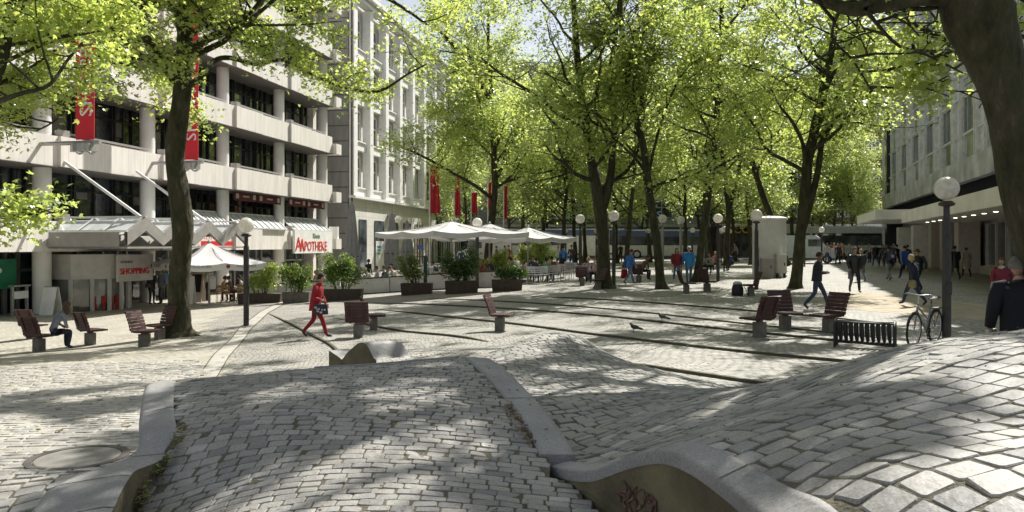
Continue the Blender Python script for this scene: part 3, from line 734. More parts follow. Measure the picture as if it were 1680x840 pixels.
banner(-.9, 6.25, 14.2, 'tall red vertical banner partly hidden by leaves between the first columns of the office block')
banner(5.95, 6.2, 14.2, 'tall red vertical banner lettered SHOPPING behind the trunk of the mossy plane tree')
# --- second building: pale stone, pilasters and tall white windows
y2 = 62.0; P2 = Vector((-.2112*y2-.05, y2, 0)); d2 = Vector((.19, 1, 0)).normalized(); Bw = 3.86; NB = 9
b2 = facade_root('pilaster_building', 'pale stone building with white pilasters and tall white windows behind the cafe umbrellas', P2, d2)
m_pale = mat_panels('pale_stone', (.74, .72, .68), (.48, .47, .44), 1.6, .8, msize=.012)
m_side_shaded = mat_panels('side_stone_shaded', (.26, .26, .25), (.10, .10, .10), 30, 1.25, msize=.05, var=.2)  # end wall turned from the sun: its shade is put into this grey
m_pil = M('white_plaster', (.82, .81, .79), .6, var=.08)
m = MB(); m.box((NB*Bw/2, 6.6, 11), (NB*Bw, 12.0, 26)); m.build('wall', m_pale, b2)
m = MB(); m.box((-.14, 6.3, 11), (.26, 12.4, 26)); m.build('side_wall', m_side_shaded, b2)
m = MB(); m.box((NB*Bw/2, .3, 2.4), (NB*Bw, .8, 7.1)); m.build('ground_storey', m_pale, b2)
m = MB(); m.box((NB*Bw/2, -.2, 6.0), (NB*Bw+.3, .6, .22)); m.box((NB*Bw/2, -.3, 22.9), (NB*Bw+.6, 1.2, .35)); m.box((NB*Bw/2, -.1, 22.4), (NB*Bw+.2, .8, .3)); m.build('cornice', m_pil, b2)
for k in range(NB+1):
    m = MB(); m.box((k*Bw+(.3 if k == 0 else 0), .0, 14.1), (.75, .7, 16.0)); m.build('pilaster', m_pil, b2)
m_wp = M('white_paint', (.75, .75, .74), .4)
for k in range(NB):
    for r_ in range(4):
        zb = 6.9+3.85*r_; xc_ = (k+.5)*Bw+.05; hh = 2.6
        f = MB(); f.box((xc_, .50, zb+hh/2), (1.9, .12, hh)); w = f.build('window', m_glass2, b2)
        f = MB()
        for q in (-.95, 0, .95): f.box((xc_+q, .40, zb+hh/2), (.12, .14, hh))
        for q in (0, .62, 1.0): f.box((xc_, .39, zb+hh*q), (1.96, .13, .11))
        f.build('frame', m_wp, w)
    # shallow panel between window rows
    for r_ in range(4):
        m = MB(); m.box(((k+.5)*Bw, .22, 6.15+3.85*r_+.32), (Bw-.8, .5, .7)); m.box(((k+.5)*Bw, .1, 6.83+3.85*r_), (2.2, .5, .1))
        m.build('window_sill', m_pil, b2)
for k, (w_, kind) in enumerate(((1.6, 0), (2.2, 1), (2.4, 0), (2.2, 1), (2.6, 2), (2.6, 2), (2.6, 2), (2.6, 2), (2.6, 2))):
    xc_ = (k+.6)*Bw
    f = MB(); f.box((xc_, -.13, 2.0), (w_, .1, 4.4)); w = f.build('shop_window', m_glass2 if kind < 2 else M('warm_display', (.16, .11, .05), .3, var=.8, scale=4), b2)
    if kind == 1:
        f = MB(); f.box((xc_, -.2, 1.1), (w_*.9, .04, 2.6)); po = f.build('poster', M('board_white', (0, 0, 0)), w)
        f = MB(); f.box((xc_-.3, -.23, 1.9), (.9, .02, .2)); f.build('stripe', M('poster_blue', (.05, .18, .45)), w)
        f = MB(); f.box((xc_-.3, -.23, 1.6), (.8, .02, .16)); f.build('stripe', M('poster_cyan', (.1, .45, .5)), w)
        f = MB(); f.box((xc_-.3, -.23, 1.3), (.7, .02, .16)); f.build('stripe', M('poster_red2' if k == 3 else 'poster_green', (.55, .08, .06) if k == 3 else (.15, .4, .15)), w)
    if kind == 2:
        f = MB()
        for q in (-.5, -.17, .17, .5): f.box((xc_+q*w_, -.2, 2.0), (.1, .08, 4.4))
        f.build('frame', m_pil, w)
m = MB(); m.lathe([(.32, 0), (.38, .1), (.38, .3), (.1, .34)], 16, (2.2*Bw, -.5, 4.6)); m.build('lantern', M('bracket_grey', (0, 0, 0)), b2)
m = MB(); m.tube([(-.05, -.15, -2), (-.05, -.15, 22.2)], .09, 8); m.build('drain_pipe', M('pipe_dark', (.10, .09, .09), .5), b2)
# --- right-hand building: concrete grid facade with a long white canopy
d3 = Vector((.325, .946, 0)).normalized(); P3_ = Vector((27.4, 45, 0)); 
b3 = facade_root('department_store', 'grey concrete store with narrow windows and a long white canopy over show windows', P3_, d3)
# local +x along d3 (away), +y = left = out to the square
m_conc3 = mat_panels('grey_panels', (.72, .71, .69), (.32, .31, .30), .9, 1.6, msize=.015, var=.25)
m_fin = M('concrete_fin', (.74, .73, .71), .75, var=.2)
XN, XF = -26.0, 37.5
m = MB(); m.box(((XN+XF)/2, -8.2, 16.2), (XF-XN, 15.6, 20.4)); m.build('wall', m_conc3, b3)
m = MB(); m.box(((XN+XF)/2, -7.0, 1.0), (XF-XN, 11, 10)); m.build('base', m_conc3, b3)
m = MB(); m.box(((XN+XF)/2, -.25, 5.05), (XF-XN, .3, 1.7)); m.build('dark_strip', M('dark_blue_strip', (.006, .007, .014), .75, spec=.15), b3)
m = MB(); m.box(((XN+XF)/2, -.05, 6.6), (XF-XN, .8, 1.38)); m.build('parapet', M('stained_parapet', (.55, .54, .51), .8, var=.4, scale=.7), b3)
bay = 6.2; nb = int((XF-XN)/bay); xo = XN+.9
m_span = mat_glass('spandrel_glass', (.16, .19, .14), .25)
for r_ in range(4):
    zb = 6.95+4.6*r_
    for k in range(nb):
        xc_ = xo+(k+.5)*bay; zw = zb+3.35
        if zw+1.2 < 26:
            f = MB(); f.box((xc_, -.38, zw), (2.3, .1, 2.2)); w = f.build('window', m_glass2, b3)
            f = MB()
            for q in (-1.2, .35, 1.2): f.box((xc_+q, -.31, zw), (.1, .2, 2.3))
            f.box((xc_, -.31, zw-1.15), (2.5, .22, .1)); f.box((xc_, -.31, zw+1.15), (2.5, .22, .1)); f.build('frame', m_lframe, w)
        for q in (0, 1):
            f = MB(); f.box((xc_+q*bay/2, -.385, zb+1.1+q*1.1), (2.3-q*.5, .06, 1.9+q*2.2)); f.build('spandrel_panel', m_span if not q else m_fin, b3)
    m = MB(); m.box(((XN+XF)/2, -.31, zb+2.16), (XF-XN, .24, .10)); m.box(((XN+XF)/2, -.31, zb+.06), (XF-XN, .24, .10)); m.build('ledge', m_fin, b3)
for k in range(nb+1):
    for q in (-1.45, -.95, .95, 1.45):
        m = MB(); m.box((xo+k*bay+q, -.26, 16.8), (.15, .26, 19.0)); m.build('pilaster', m_fin, b3)
# canopy in two heights, show windows, piers
m_can = M('canopy_white', (.84, .82, .79), .6, var=.15, scale=.8)
m = MB(); m.box(((XN+2.5)/2, 1.7, 3.80), (2.5-XN, 3.8, .72)); m.build('canopy', m_can, b3)
m = MB(); m.box((8.3, 2.5, 4.0), (11.6, 5.2, .62)); m.build('canopy', m_can, b3)
m = MB()
for k in range(12):
    m.lathe([(.09, 0), (.09, -.02)], 10, (-20+k*1.9, 2.4, 3.44))
m.build('downlights', M('downlight', (1, .9, .7), emit=3), b3)
for k in range(6):
    x0_ = XN+.5+k*4.6
    f = MB(); f.box((x0_+2.2, -1.1, 2.05), (4.1, .1, 2.5)); w = f.build('shop_window', mat_glass('show_glass', (.05, .055, .06), .03) if k == 0 else bpy.data.materials['show_glass'], b3)
    f = MB()
    for q in (.12, 2.2, 4.28) if k % 2 else (.12, 4.28): f.box((x0_+q, -1.0, 2.05), (.1, .16, 2.6))
    f.box((x0_+2.2, -1.0, .78), (4.3, .2, .12)); f.build('frame', M('white_metal', (0, 0, 0)), w)
m = MB(); m.box(((XN+2.6)/2, -1.0, .3), (2.6-XN, .5, .95)); m.build('plinth', M('plinth', (.45, .43, .40), .8), b3)
for xx in (3.6, 8.2, 12.4, 20, 28):
    m = MB(); m.box((xx, -.3, 1.2), (1.2, 1.2, 5.0)); m.build('pier', M('pier_stone', (.6, .54, .50), .6), b3)
m = MB(); m.box((5.9, -.6, 1.3), (2.6, .5, 4.2)); m.build('doorway', m_dark, b3)
m = MB(); m.box((XF+.6, -1.5, 14.), (1.1, 3, 24)); m.build('corner_strip', m_frame, b3)
m = MB(); m.box((XF+.15, .3, 14.), (.25, .25, 24)); m.build('corner_fin', M('white_metal', (0, 0, 0)), b3)
# --- buildings across the street
def cross_block(name, label, x0_, x1_, y, h, wall, fl, glass, frame, bayw, winw, winh, z0=5.0, rot=0):
    t = thing(name, label, 'building', ((x0_+x1_)/2, y, 0), rot); W = x1_-x0_
    m = MB(); m.box((0, 6, h/2-1), (W, 12, h+2)); m.build('wall', wall, t)
    m = MB(); m.box((0, -.15, 4.6), (W, .5, .35)); m.box((0, -.15, h-.2), (W+.3, .6, .5)); m.build('cornice', frame, t)
    n = int(W/bayw)
    for r_ in range(int((h-z0-1)/fl)):
        for k in range(n):
            xc_ = -W/2+(k+.5)*W/n; zc_ = z0+fl*r_+winh/2+.7
            f = MB(); f.box((xc_, .02, zc_), (winw, .1, winh)); w = f.build('window', glass, t)
            f = MB()
            for q in (-winw/2, 0, winw/2): f.box((xc_+q, -.06, zc_), (.12, .1, winh+.1))
            for q in (-winh/2, .1, winh/2): f.box((xc_, -.07, zc_+q), (winw+.1, .1, .12))
            f.build('frame', frame, w)
    f = MB(); f.box((0, -.08, 2.4), (W*.96, .1, 3.4)); w = f.build('shop_window', m_glass2, t); f = MB()
    for k in range(n*2+1): f.box((-W*.48+W*.96*k/(n*2), -.16, 2.4), (.3 if k % 2 else .9, .14, 3.5))
    f.build('frame', wall, w); return t
m_grey = M('grey_render', (.34, .33, .32), .8, var=.15, scale=.6); m_brick = mat_cobble('dark_brick', (.14, .07, .05), (.10, .05, .04), (.10, .09, .08), .25, .08, 0)
sb = cross_block('store_building', 'grey sportswear store across the street with pale lettering over its windows', -8, 26, 100, 26, m_grey, 4.0, m_glass2, m_lframe, 4.2, 2.8, 2.4)
m = MB(); m.box((-1.5, -.5, 6.2), (11, .3, 2.2)); m.build('sign_board', M('sign_dark', (.05, .07, .08), .3), sb)
text('lettering', 'adidas', 2.2, M('sign_mint', (.45, .65, .58), .5), sb, (-3.4, -.68, 5.5), (R(90), 0, 0), .05, sx=1.0)
text('lettering', 'adidas', 2.0, M('sign_mint', (.4, .6, .55), .5), sb, (5.6, -.68, 5.6), (R(90), 0, 0), .05)
rb = thing('corner_building', 'rounded glass corner building with stacked bands left of the sportswear store', 'building', (-13, 104, 0))
m = MB()
for r_ in range(6): m.lathe([(7, 4.2*r_), (7, 4.2*r_+1.5)], 32, (0, 4, 0))
m.build('bands', m_grey, rb, smooth='auto'); m = MB(); m.lathe([(6.7, 0), (6.7, 25)], 32, (0, 4, 0)); m.build('glazing', m_glass2, rb, smooth='auto')
bb = cross_block('brick_building', 'dark brick building with white windows and yellow shop lettering across the street', 27, 62, 98, 24, m_brick, 3.9, m_glass2, m_wp, 3.4, 1.9, 2.1)
text('lettering', 'COMMERZBANK', 1.5, M('sign_yellow', (.75, .42, .02), .5), bb, (-16.2, -.4, 3.6), (R(90), 0, 0), .05)
m = MB(); m.box((5.5, -.5, 4.2), (2.4, .3, 1.6)); m.box((12.0, -.5, 4.0), (3.0, .3, 1.8)); yb = m.build('yellow_sign', M('sign_yellow', (0, 0, 0)), bb)
cross_block('far_block', 'plain grey block beyond the pilaster building seen through the leaves', -46, -21, 106, 24, m_grey, 4.0, m_glass2, m_lframe, 4.2, 2.4, 2.4)
tw = thing('glass_tower', 'blue glass tower with white bands rising far behind the tree at the store corner', 'building', (76, 150, 0))
m = MB(); m.box((0, 6, 22), (22, 12, 46)); m.build('wall', mat_glass('blue_glass', (.05, .09, .16), .1), tw); m = MB()
for r_ in range(12): m.box((0, -.1, 2+3.6*r_), (22.4, .4, .9))
m.build('bands', M('tower_white', (.5, .52, .55)), tw)
# ------------------------------------------------------------------ trees
def mat_leaf(name, dif, trn):
    m = bpy.data.materials.new(name); m.use_nodes = True; nt = m.node_tree; N = nt.nodes; Lk = nt.links
    for n_ in list(N):
        if n_.type != 'OUTPUT_MATERIAL': N.remove(n_)
    out = N['Material Output']
    at = N.new('ShaderNodeAttribute'); at.attribute_name = 'tone'
    def ramp(c):
        r_ = N.new('ShaderNodeValToRGB'); e = r_.color_ramp.elements
        e[0].color = (c[0]*.55, c[1]*.68, c[2]*.7, 1); e[1].color = (c[0]*1.28, c[1]*1.2, c[2]*1.1, 1); Lk.new(at.outputs['Fac'], r_.inputs[0]); return r_
    a, b = ramp(dif), ramp(trn)
    d = N.new('ShaderNodeBsdfDiffuse'); t = N.new('ShaderNodeBsdfTranslucent'); ad = N.new('ShaderNodeAddShader')
    gl = N.new('ShaderNodeBsdfGlossy'); gl.inputs['Roughness'].default_value = .35; gl.inputs['Color'].default_value = (.9, .95, .9, 1)
    Lk.new(a.outputs[0], d.inputs['Color']); Lk.new(b.outputs[0], t.inputs['Color']); Lk.new(d.outputs[0], ad.inputs[0]); Lk.new(t.outputs[0], ad.inputs[1])
    mx = N.new('ShaderNodeMixShader'); mx.inputs[0].default_value = .07; Lk.new(ad.outputs[0], mx.inputs[1]); Lk.new(gl.outputs[0], mx.inputs[2])
    Lk.new(mx.outputs[0], out.inputs['Surface']); return m
m_leaf = mat_leaf('plane_leaves', (.12, .15, .045), (.40, .455, .11))
m_leaf2 = mat_leaf('far_leaves', (.13, .155, .055), (.43, .48, .16))
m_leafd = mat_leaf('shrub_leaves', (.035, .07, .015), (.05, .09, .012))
def mat_bark():
    m, nt, p = new_mat('plane_bark'); N = nt.nodes; Lk = nt.links
    tc = N.new('ShaderNodeTexCoord'); mp = N.new('ShaderNodeMapping'); mp.inputs['Scale'].default_value = (1, 1, .35); Lk.new(tc.outputs['Object'], mp.inputs[0])
    n1 = N.new('ShaderNodeTexNoise'); n1.inputs['Scale'].default_value = 5; n1.inputs['Detail'].default_value = 6; n1.inputs['Roughness'].default_value = .7; Lk.new(mp.outputs[0], n1.inputs[0])
    rp = N.new('ShaderNodeValToRGB'); e = rp.color_ramp.elements; e[0].position = .35; e[0].color = (.016, .013, .009, 1); e[1].position = .74; e[1].color = (.14, .12, .08, 1)
    k = e.new(.5); k.color = (.04, .042, .014, 1); k = e.new(.6); k.color = (.06, .05, .032, 1)
    Lk.new(n1.outputs[0], rp.inputs[0]); Lk.new(rp.outputs[0], p.inputs['Base Color']); p.inputs['Roughness'].default_value = .9
    n2 = N.new('ShaderNodeTexNoise'); n2.inputs['Scale'].default_value = 14; n2.inputs['Detail'].default_value = 6; Lk.new(mp.outputs[0], n2.inputs[0])
    b = N.new('ShaderNodeBump'); b.inputs['Strength'].default_value = 1; b.inputs['Distance'].default_value = .05; Lk.new(n2.outputs[0], b.inputs['Height']); Lk.new(b.outputs[0], p.inputs['Normal'])
    return m
m_bark = mat_bark()
def leaf_mesh(name, C, size, seed, mat, parent, droop=.25, flat=.55, tones=None):
    """many lobed leaves; C = N x 3 leaf positions"""
    rg = np.random.default_rng(seed); N = len(C)
    nrm = rg.normal(0, 1, (N, 3)); nrm[:, 2] = np.abs(nrm[:, 2])*1.0+flat; nrm /= np.linalg.norm(nrm, axis=1)[:, None]
    a = rg.normal(0, 1, (N, 3)); a[:, 2] -= droop; a -= nrm*(a*nrm).sum(1)[:, None]; a /= np.linalg.norm(a, axis=1)[:, None]; b = np.cross(nrm, a)
    s = size*rg.uniform(.55, 1.25, N)[:, None]
    tpl = [(0, 0, 0), (.10, -.42, -.04), (.55, -.60, -.12), (.50, -.20, .02), (1.12, 0, -.06), (.50, .20, .02), (.55, .60, -.12), (.10, .42, -.04)]
    V = np.stack([C + s*(a*x + b*y + nrm*z) for x, y, z in tpl], 1).reshape(-1, 3)
    q = np.array([(0, 1, 2, 3), (0, 3, 4, 5), (0, 5, 6, 7)]); Q = (q[None]+(np.arange(N)*8)[:, None, None]).reshape(-1, 4)
    tone = np.clip(rg.normal(.5, .22, N) + (tones if tones is not None else 0), 0, 1)
    o = np_mesh(name, V, Q, mat, False, np.repeat(tone, 8)); o.parent = parent; return o
def grow(rg, p, d, L_, r, lvl, mx, wood, tw, up=.10):
    n = max(3, int(L_/.55)); P = [Vector(p)]; d = Vector(d).normalized(); st = L_/n; Rr = [r]
    for i in range(n):
        d = (d + Vector((rg.gauss(0, .20), rg.gauss(0, .20), rg.gauss(0, .14)+up*(.5 if lvl else 1)))).normalized()
        P.append(P[-1]+d*st); Rr.append(max(.012, r*(1-.72*(i+1)/n)))
    wood.append((P, Rr))
    if lvl >= mx-1:
        tw.append(P[len(P)//3:] if lvl < mx else P)
    if lvl < mx:
        nc = max(2, int(L_*(1.05 if lvl == 0 else 1.35)))
        for k in range(nc):
            t = .22+.76*(k+rg.random()*.8)/nc; i = min(int(t*n), n-1); q = P[i].lerp(P[i+1], t*n-i)
            ax = Vector((rg.gauss(0, 1), rg.gauss(0, 1), rg.gauss(0, .6))); dd = (P[i+1]-P[i]).normalized(); ax = (ax-dd*ax.dot(dd)).normalized()
            an = R(rg.uniform(38, 72)); cd = dd*math.cos(an)+ax*math.sin(an); cd.z *= .8
            grow(rg, q, cd, L_*rg.uniform(.38, .6)*(1.15-.45*t), max(.014, Rr[i]*.55), lvl+1, mx, wood, tw, up*.4)
from mathutils import noise as mnoise
def rough_tube(m, P, Rr, seed, n=26):
    Q = []; R2 = []
    for i in range(len(P)-1):
        k = max(1, int((P[i+1]-P[i]).length/.16))
        for j in range(k): Q.append(P[i].lerp(P[i+1], j/k)); R2.append(Rr[i]+(Rr[i+1]-Rr[i])*j/k)
    Q.append(P[-1]); R2.append(Rr[-1]); o = len(m.v); m.tube(Q, R2, n); 
    for i in range(len(Q)):
        c = Q[i]; h = c.z-Q[0].z; fl = max(0, 1-h/.5)
        for k in range(n):
            v = Vector(m.v[o+i*n+k]); d = v-c; a = 2*math.pi*k/n
            s_ = 1+.16*mnoise.noise(Vector((v.x*2.2+seed, v.y*2.2, v.z*1.1)))+.07*mnoise.noise(Vector((v.x*9, v.y*9+seed, v.z*3)))+.03*mnoise.noise(Vector((v.x*22, v.y*22, v.z*9)))
            s_ += fl*fl*(.35+.25*math.sin(a*5+seed)); m.v[o+i*n+k] = tuple(c+d*s_)
_e1 = sd.cross(Vector((0, 0, 1))).normalized(); _e2 = sd.cross(_e1).normalized()
def sun_gaps(C, f=1.5, th=-.02):
    # leaves cut away along the sun's rays, gaps shaped to let sun patches through
    A = C@np.array(_e1); B_ = C@np.array(_e2); D_ = C@np.array(sd)
    return np.array([mnoise.noise(Vector((a*f, b*f, d*.10)))+.35*mnoise.noise(Vector((a*f*2.3, b*f*2.3, d*.3+7))) > (th if (x_ < 5.2 and y_ < 13.5) or th < 0 else th-.13) for a, b, d, x_, y_ in zip(A, B_, D_, C[:, 0], C[:, 1])])
def keep_clear(C):
    # the crowns stop short of the store front: nothing hangs low beyond this line
    u = CX+F*C[:, 0]/C[:, 1]; v = HZ-F*(C[:, 2]-EYE)/C[:, 1]; lim = np.interp(u, [1400, 1450, 1520, 1600, 1640, 1800], [600, 215, 190, 150, 60, 0])
    return (v < lim) | (C[:, 1] < 1) | (u > 1700)
def tree_from(name, label, cat, base, limbs, crown, seed, n_leaf, lsize=.13, group=None, spread=.20, mat=None, nside=8, mx=2, sparse=None):
    """limbs: list of (points, radii) in world space; crown: list of (limb index, t0, count, length)"""
    rg = random.Random(seed); t = thing(name, label, cat, base, 0, group); B = Vector(base); wood = []; tw = []
    for (P, Rr) in limbs: wood.append(([Vector(q)-B for q in P], list(Rr)))
    nl = len(wood)
    for (li, t0, cnt, L_) in crown:
        P, Rr = wood[li]; n = len(P)-1
        for k in range(cnt):
            tt = t0+(1-t0)*(k+.5)/cnt; i = min(int(tt*n), n-1); q = P[i].lerp(P[i+1], tt*n-i); dd = (P[i+1]-P[i]).normalized()
            az = rg.uniform(0, 2*math.pi); ax = Vector((math.cos(az), math.sin(az), rg.uniform(-.15, .45)))
            grow(rg, q, ax+dd*.35, L_*rg.uniform(.7, 1.15), max(.03, Rr[i]*.45), 0, mx, wood, tw)
    P, Rr = wood[0]; m = MB(); rough_tube(m, P, Rr, seed); m.build('trunk', m_bark, t, smooth=True)
    m = MB()
    for (P, Rr) in wood[1:]:
        m.tube(P, Rr, 8 if Rr[0] > .06 else 5 if Rr[0] > .03 else 3, cap=False)
    m.build('branches', m_bark, t, smooth=True)
    pts = []; tn = []
    ln = [sum((b-a).length for a, b in zip(P[:-1], P[1:])) for P in tw]; tot = sum(ln)
    for P, l_ in zip(tw, ln):
        k = max(2, int(n_leaf*l_/tot)); tb = rg.gauss(0, .12)
        for _ in range(k):
            f = rg.random()*(len(P)-1); i = min(int(f), len(P)-2); q = P[i].lerp(P[i+1], f-i); pts.append((q.x+rg.gauss(0, spread), q.y+rg.gauss(0, spread), q.z+rg.gauss(0, spread*.8)-.04)); tn.append(tb)
    C = np.array(pts); tn = np.array(tn)
    if sparse: k = sparse(C + np.array(B)); C = C[k]; tn = tn[k]
    leaf_mesh('crown', C, lsize, seed, mat or m_leaf, t, tones=tn)
    return t
def pl(d, *uvr, wob=None):
    """limb drawn from photo pixels (u, v, radius px[, extra depth])"""
    P = []; Rr = []
    for q in uvr:
        dd = d+(q[3] if len(q) > 3 else 0); P.append(px(q[0], q[1], dd)); Rr.append(q[2]*dd/F)
    # densify
    O = []; OR = []
    for i in range(len(P)-1):
        p0, p1, p2, p3 = P[max(i-1, 0)], P[i], P[i+1], P[min(i+2, len(P)-1)]
        for k in range(4):
            s = k/4; O.append(.5*((2*p1)+(p2-p0)*s+(2*p0-5*p1+4*p2-p3)*s*s+(3*p1-p0-3*p2+p3)*s**3)); OR.append(Rr[i]+(Rr[i+1]-Rr[i])*s)
    return O+[P[-1]], OR+[Rr[-1]]
def vlimit(f):
    """keep leaves only above a height that depends on plan position"""
    return f
def based(u, v): p_ = GP(u, v); return (p_.x, p_.y, p_.z-.02), p_.y
# left plane tree
b, d = based(290, 552)
tree_from('plane_tree', 'mossy plane tree with a bulging trunk in front of the shopping entrance and red banner', 'tree', b,
    [pl(d, (295, 558, 30), (293, 540, 21), (293, 500, 17), (294, 450, 16), (299, 400, 16), (297, 350, 17), (293, 310, 16), (287, 262, 15), (291, 215, 15), (299, 150, 14), (302, 100, 13), (304, 50, 12), (305, -20, 10), (310, -110, 8), (320, -220, 4)),
     pl(d, (287, 128, 10.1), (262, 96, 8.4), (240, 62, 7.6), (224, 30, 6.7), (208, -5, 5.9, -1), (190, -60, 5.0, -1.5), (150, -140, 3.4, -2)),
     pl(d, (240, 60, 4.2), (232, 35, 3.4), (234, 0, 3.4), (238, -50, 2.5)),
     pl(d, (305, 105, 7.6), (330, 70, 7.6), (370, 52, 6.7), (405, 40, 5.9), (425, 10, 5.0, 1), (450, -50, 4.2, 2)),
     pl(d, (300, 145, 5.9), (330, 128, 5.0), (352, 100, 4.2, .5), (378, 95, 4.2, 1), (420, 105, 3.8, 1.5), (465, 98, 3.4, 2), (510, 120, 3.0, 2.5), (560, 142, 2.7, 3), (620, 150, 2.2, 3.5), (668, 122, 1.7, 4), (700, 105, 1.2, 4)),
     pl(d, (304, -30, 6), (380, -70, 5.5, .5), (470, -60, 5, 1.2), (560, -30, 4, 2.2), (640, 0, 3, 3.2), (700, 40, 2, 4)),
     pl(d, (270, 95, 2.5), (215, 92, 2.5, -1), (150, 125, 2.2, -2), (100, 190, 1.7, -2.5), (60, 215, 1.2, -3))],
    [(0, .66, 14, 4.6), (1, .35, 9, 3.6), (3, .3, 9, 3.2), (4, .35, 10, 2.0), (2, .3, 4, 2.2), (6, .2, 7, 1.7), (5, .25, 12, 2.6)], 11, 52000, .115, spread=.28, sparse=lambda C: sun_gaps(C, 1.0, -.22))
# tree at the left frame edge: limbs and leaves reach in
bx = Vector((-11.8, 14.5, 0)); bz_ = gz(bx.x, bx.y)
tree_from('plane_tree', 'plane tree whose leafy limbs reach in over the green shop sign', 'tree', (bx.x, bx.y, bz_),
    [([Vector((-11.8, 14.5, bz_)), Vector((-11.7, 14.6, 2)), Vector((-11.4, 14.8, 4.5)), Vector((-11.0, 15, 7.5)), Vector((-10.8, 15.4, 11))], [.36, .26, .23, .2, .08]),
     pl(15, (-60, 240, 10), (-20, 160, 9), (5, 90, 9), (14, 40, 8), (22, -10, 7), (40, -90, 5)),
     pl(15, (-10, 170, 5), (30, 155, 4), (80, 140, 3), (110, 100, 2.4, .5), (135, 70, 2, 1)),
     pl(15, (-40, 330, 4), (0, 335, 3), (45, 352, 2), (90, 348, 1.4))],
    [(0, .5, 8, 3.6), (1, .2, 8, 2.6), (2, .1, 7, 1.5), (3, .3, 5, .7)], 12, 19000, .11, spread=.25)
# big dark leaning trunk on the right, close to the camera
bw_ = Vector((7.6, 9.6, 0)); bz_ = gz(bw_.x, bw_.y)
tree_from('plane_tree', 'huge dark leaning plane trunk close by beside the department store', 'tree', (7.9, 9.6, bz_),
    [([Vector((7.9, 9.6, bz_-.05)), Vector((7.75, 9.6, .8)), Vector((7.55, 9.55, 1.6))]+pl(9.5, (1722, 440, 44.0), (1706, 370, 45.1), (1692, 300, 47.3), (1676, 230, 41.8), (1655, 160, 39.6), (1630, 90, 41.8), (1605, 30, 52.8), (1590, -40, 46.2), (1600, -160, 37.4), (1630, -320, 26.4), (1640, -600, 11.0))[0],
      [.48, .36, .32]+pl(9.5, (1722, 440, 44.0), (1706, 370, 45.1), (1692, 300, 47.3), (1676, 230, 41.8), (1655, 160, 39.6), (1630, 90, 41.8), (1605, 30, 52.8), (1590, -40, 46.2), (1600, -160, 37.4), (1630, -320, 26.4), (1640, -600, 11.0))[1]),
     pl(9.5, (1610, 20, 26.4), (1560, -2, 16.5), (1510, -2, 12.1), (1450, 8, 12.1, .2), (1405, 16, 11.0, .4), (1370, 8, 9.9, .6), (1330, -10, 8.8, .8), (1260, -60, 7.7, 1), (1150, -160, 6.6, 1.4), (1000, -320, 4.4, 2)),
     pl(9.5, (1600, -60, 28.6), (1520, -180, 22.0, .4), (1400, -340, 15.4, 1), (1250, -520, 8.8, 1.5)),
     pl(9.5, (1600, -80, 26.4), (1640, -240, 19.8, 1.5), (1600, -380, 13.2, 3.5), (1480, -420, 8.8, 5.5)),
     pl(9.5, (1420, 14, 4.4), (1440, 40, 3.3, .6), (1475, 75, 2.8, 1.2), (1520, 90, 2.2, 1.8), (1580, 120, 1.5, 2.2)),
     pl(9.5, (1380, 12, 3.3, .5), (1365, 60, 2.6, 1.2), (1400, 100, 2.2, 2), (1430, 150, 1.5, 2.8)),
     ([Vector((6.3, 9.5, 5.6)), Vector((4.6, 10.3, 7.4)), Vector((2.8, 11.2, 8.4)), Vector((.8, 12.0, 9.0)), Vector((-1.6, 12.6, 9.6))], [.2, .16, .13, .1, .05]),
     ([Vector((6.4, 9.6, 6.2)), Vector((6.2, 12.4, 8.6)), Vector((5.2, 15.6, 10.4)), Vector((3.6, 18.6, 11.6)), Vector((1.6, 21.4, 12.4))], [.2, .17, .13, .1, .05])],
    [(0, .72, 9, 4.2), (1, .35, 12, 2.6), (2, .2, 13, 4.0), (3, .2, 13, 4.2), (4, .15, 6, 1.3), (5, .1, 6, 1.4), (6, .25, 14, 3.2), (7, .25, 20, 3.6)], 13, 90000, .12, spread=.26, sparse=lambda C: keep_clear(C) & sun_gaps(C, 1.0, .13))
bx_ = (18.6, 25.5, gz(18.6, 25.5))
tree_from('plane_tree', 'plane tree just beyond the frame whose crown hangs before the upper store windows', 'tree', bx_,
    [([Vector((18.6, 25.5, bx_[2])), Vector((18.5, 25.4, 2.5)), Vector((18.2, 25.3, 5)), Vector((17.6, 25.2, 8)), Vector((17, 25, 11)), Vector((16.8, 25, 14))], [.34, .26, .24, .2, .14, .06]),
     ([Vector((18.1, 25.3, 5.5)), Vector((16.4, 25.0, 7.2)), Vector((14.4, 24.6, 8.4)), Vector((12.2, 24.4, 9.4)), Vector((10.2, 24.6, 10.2))], [.16, .13, .11, .08, .04]),
     ([Vector((17.6, 25.2, 8)), Vector((16, 23.6, 9.6)), Vector((14, 22.4, 11)), Vector((12, 21.4, 12))], [.14, .12, .09, .04]),
     ([Vector((17.8, 25.2, 7)), Vector((14.5, 24.0, 9.8)), Vector((11, 23.6, 11.6)), Vector((7.5, 24, 12.8)), Vector((4.5, 24.4, 13.4))], [.15, .13, .11, .08, .04])],
    [(0, .5, 12, 4.6), (1, .35, 12, 3.2), (2, .3, 9, 3.4), (3, .4, 12, 3.4)], 23, 46000, .125, spread=.26, sparse=lambda C: keep_clear(C) & sun_gaps(C, .9, -.02))
bx_ = (14.2, 16.5, gz(14.2, 16.5))
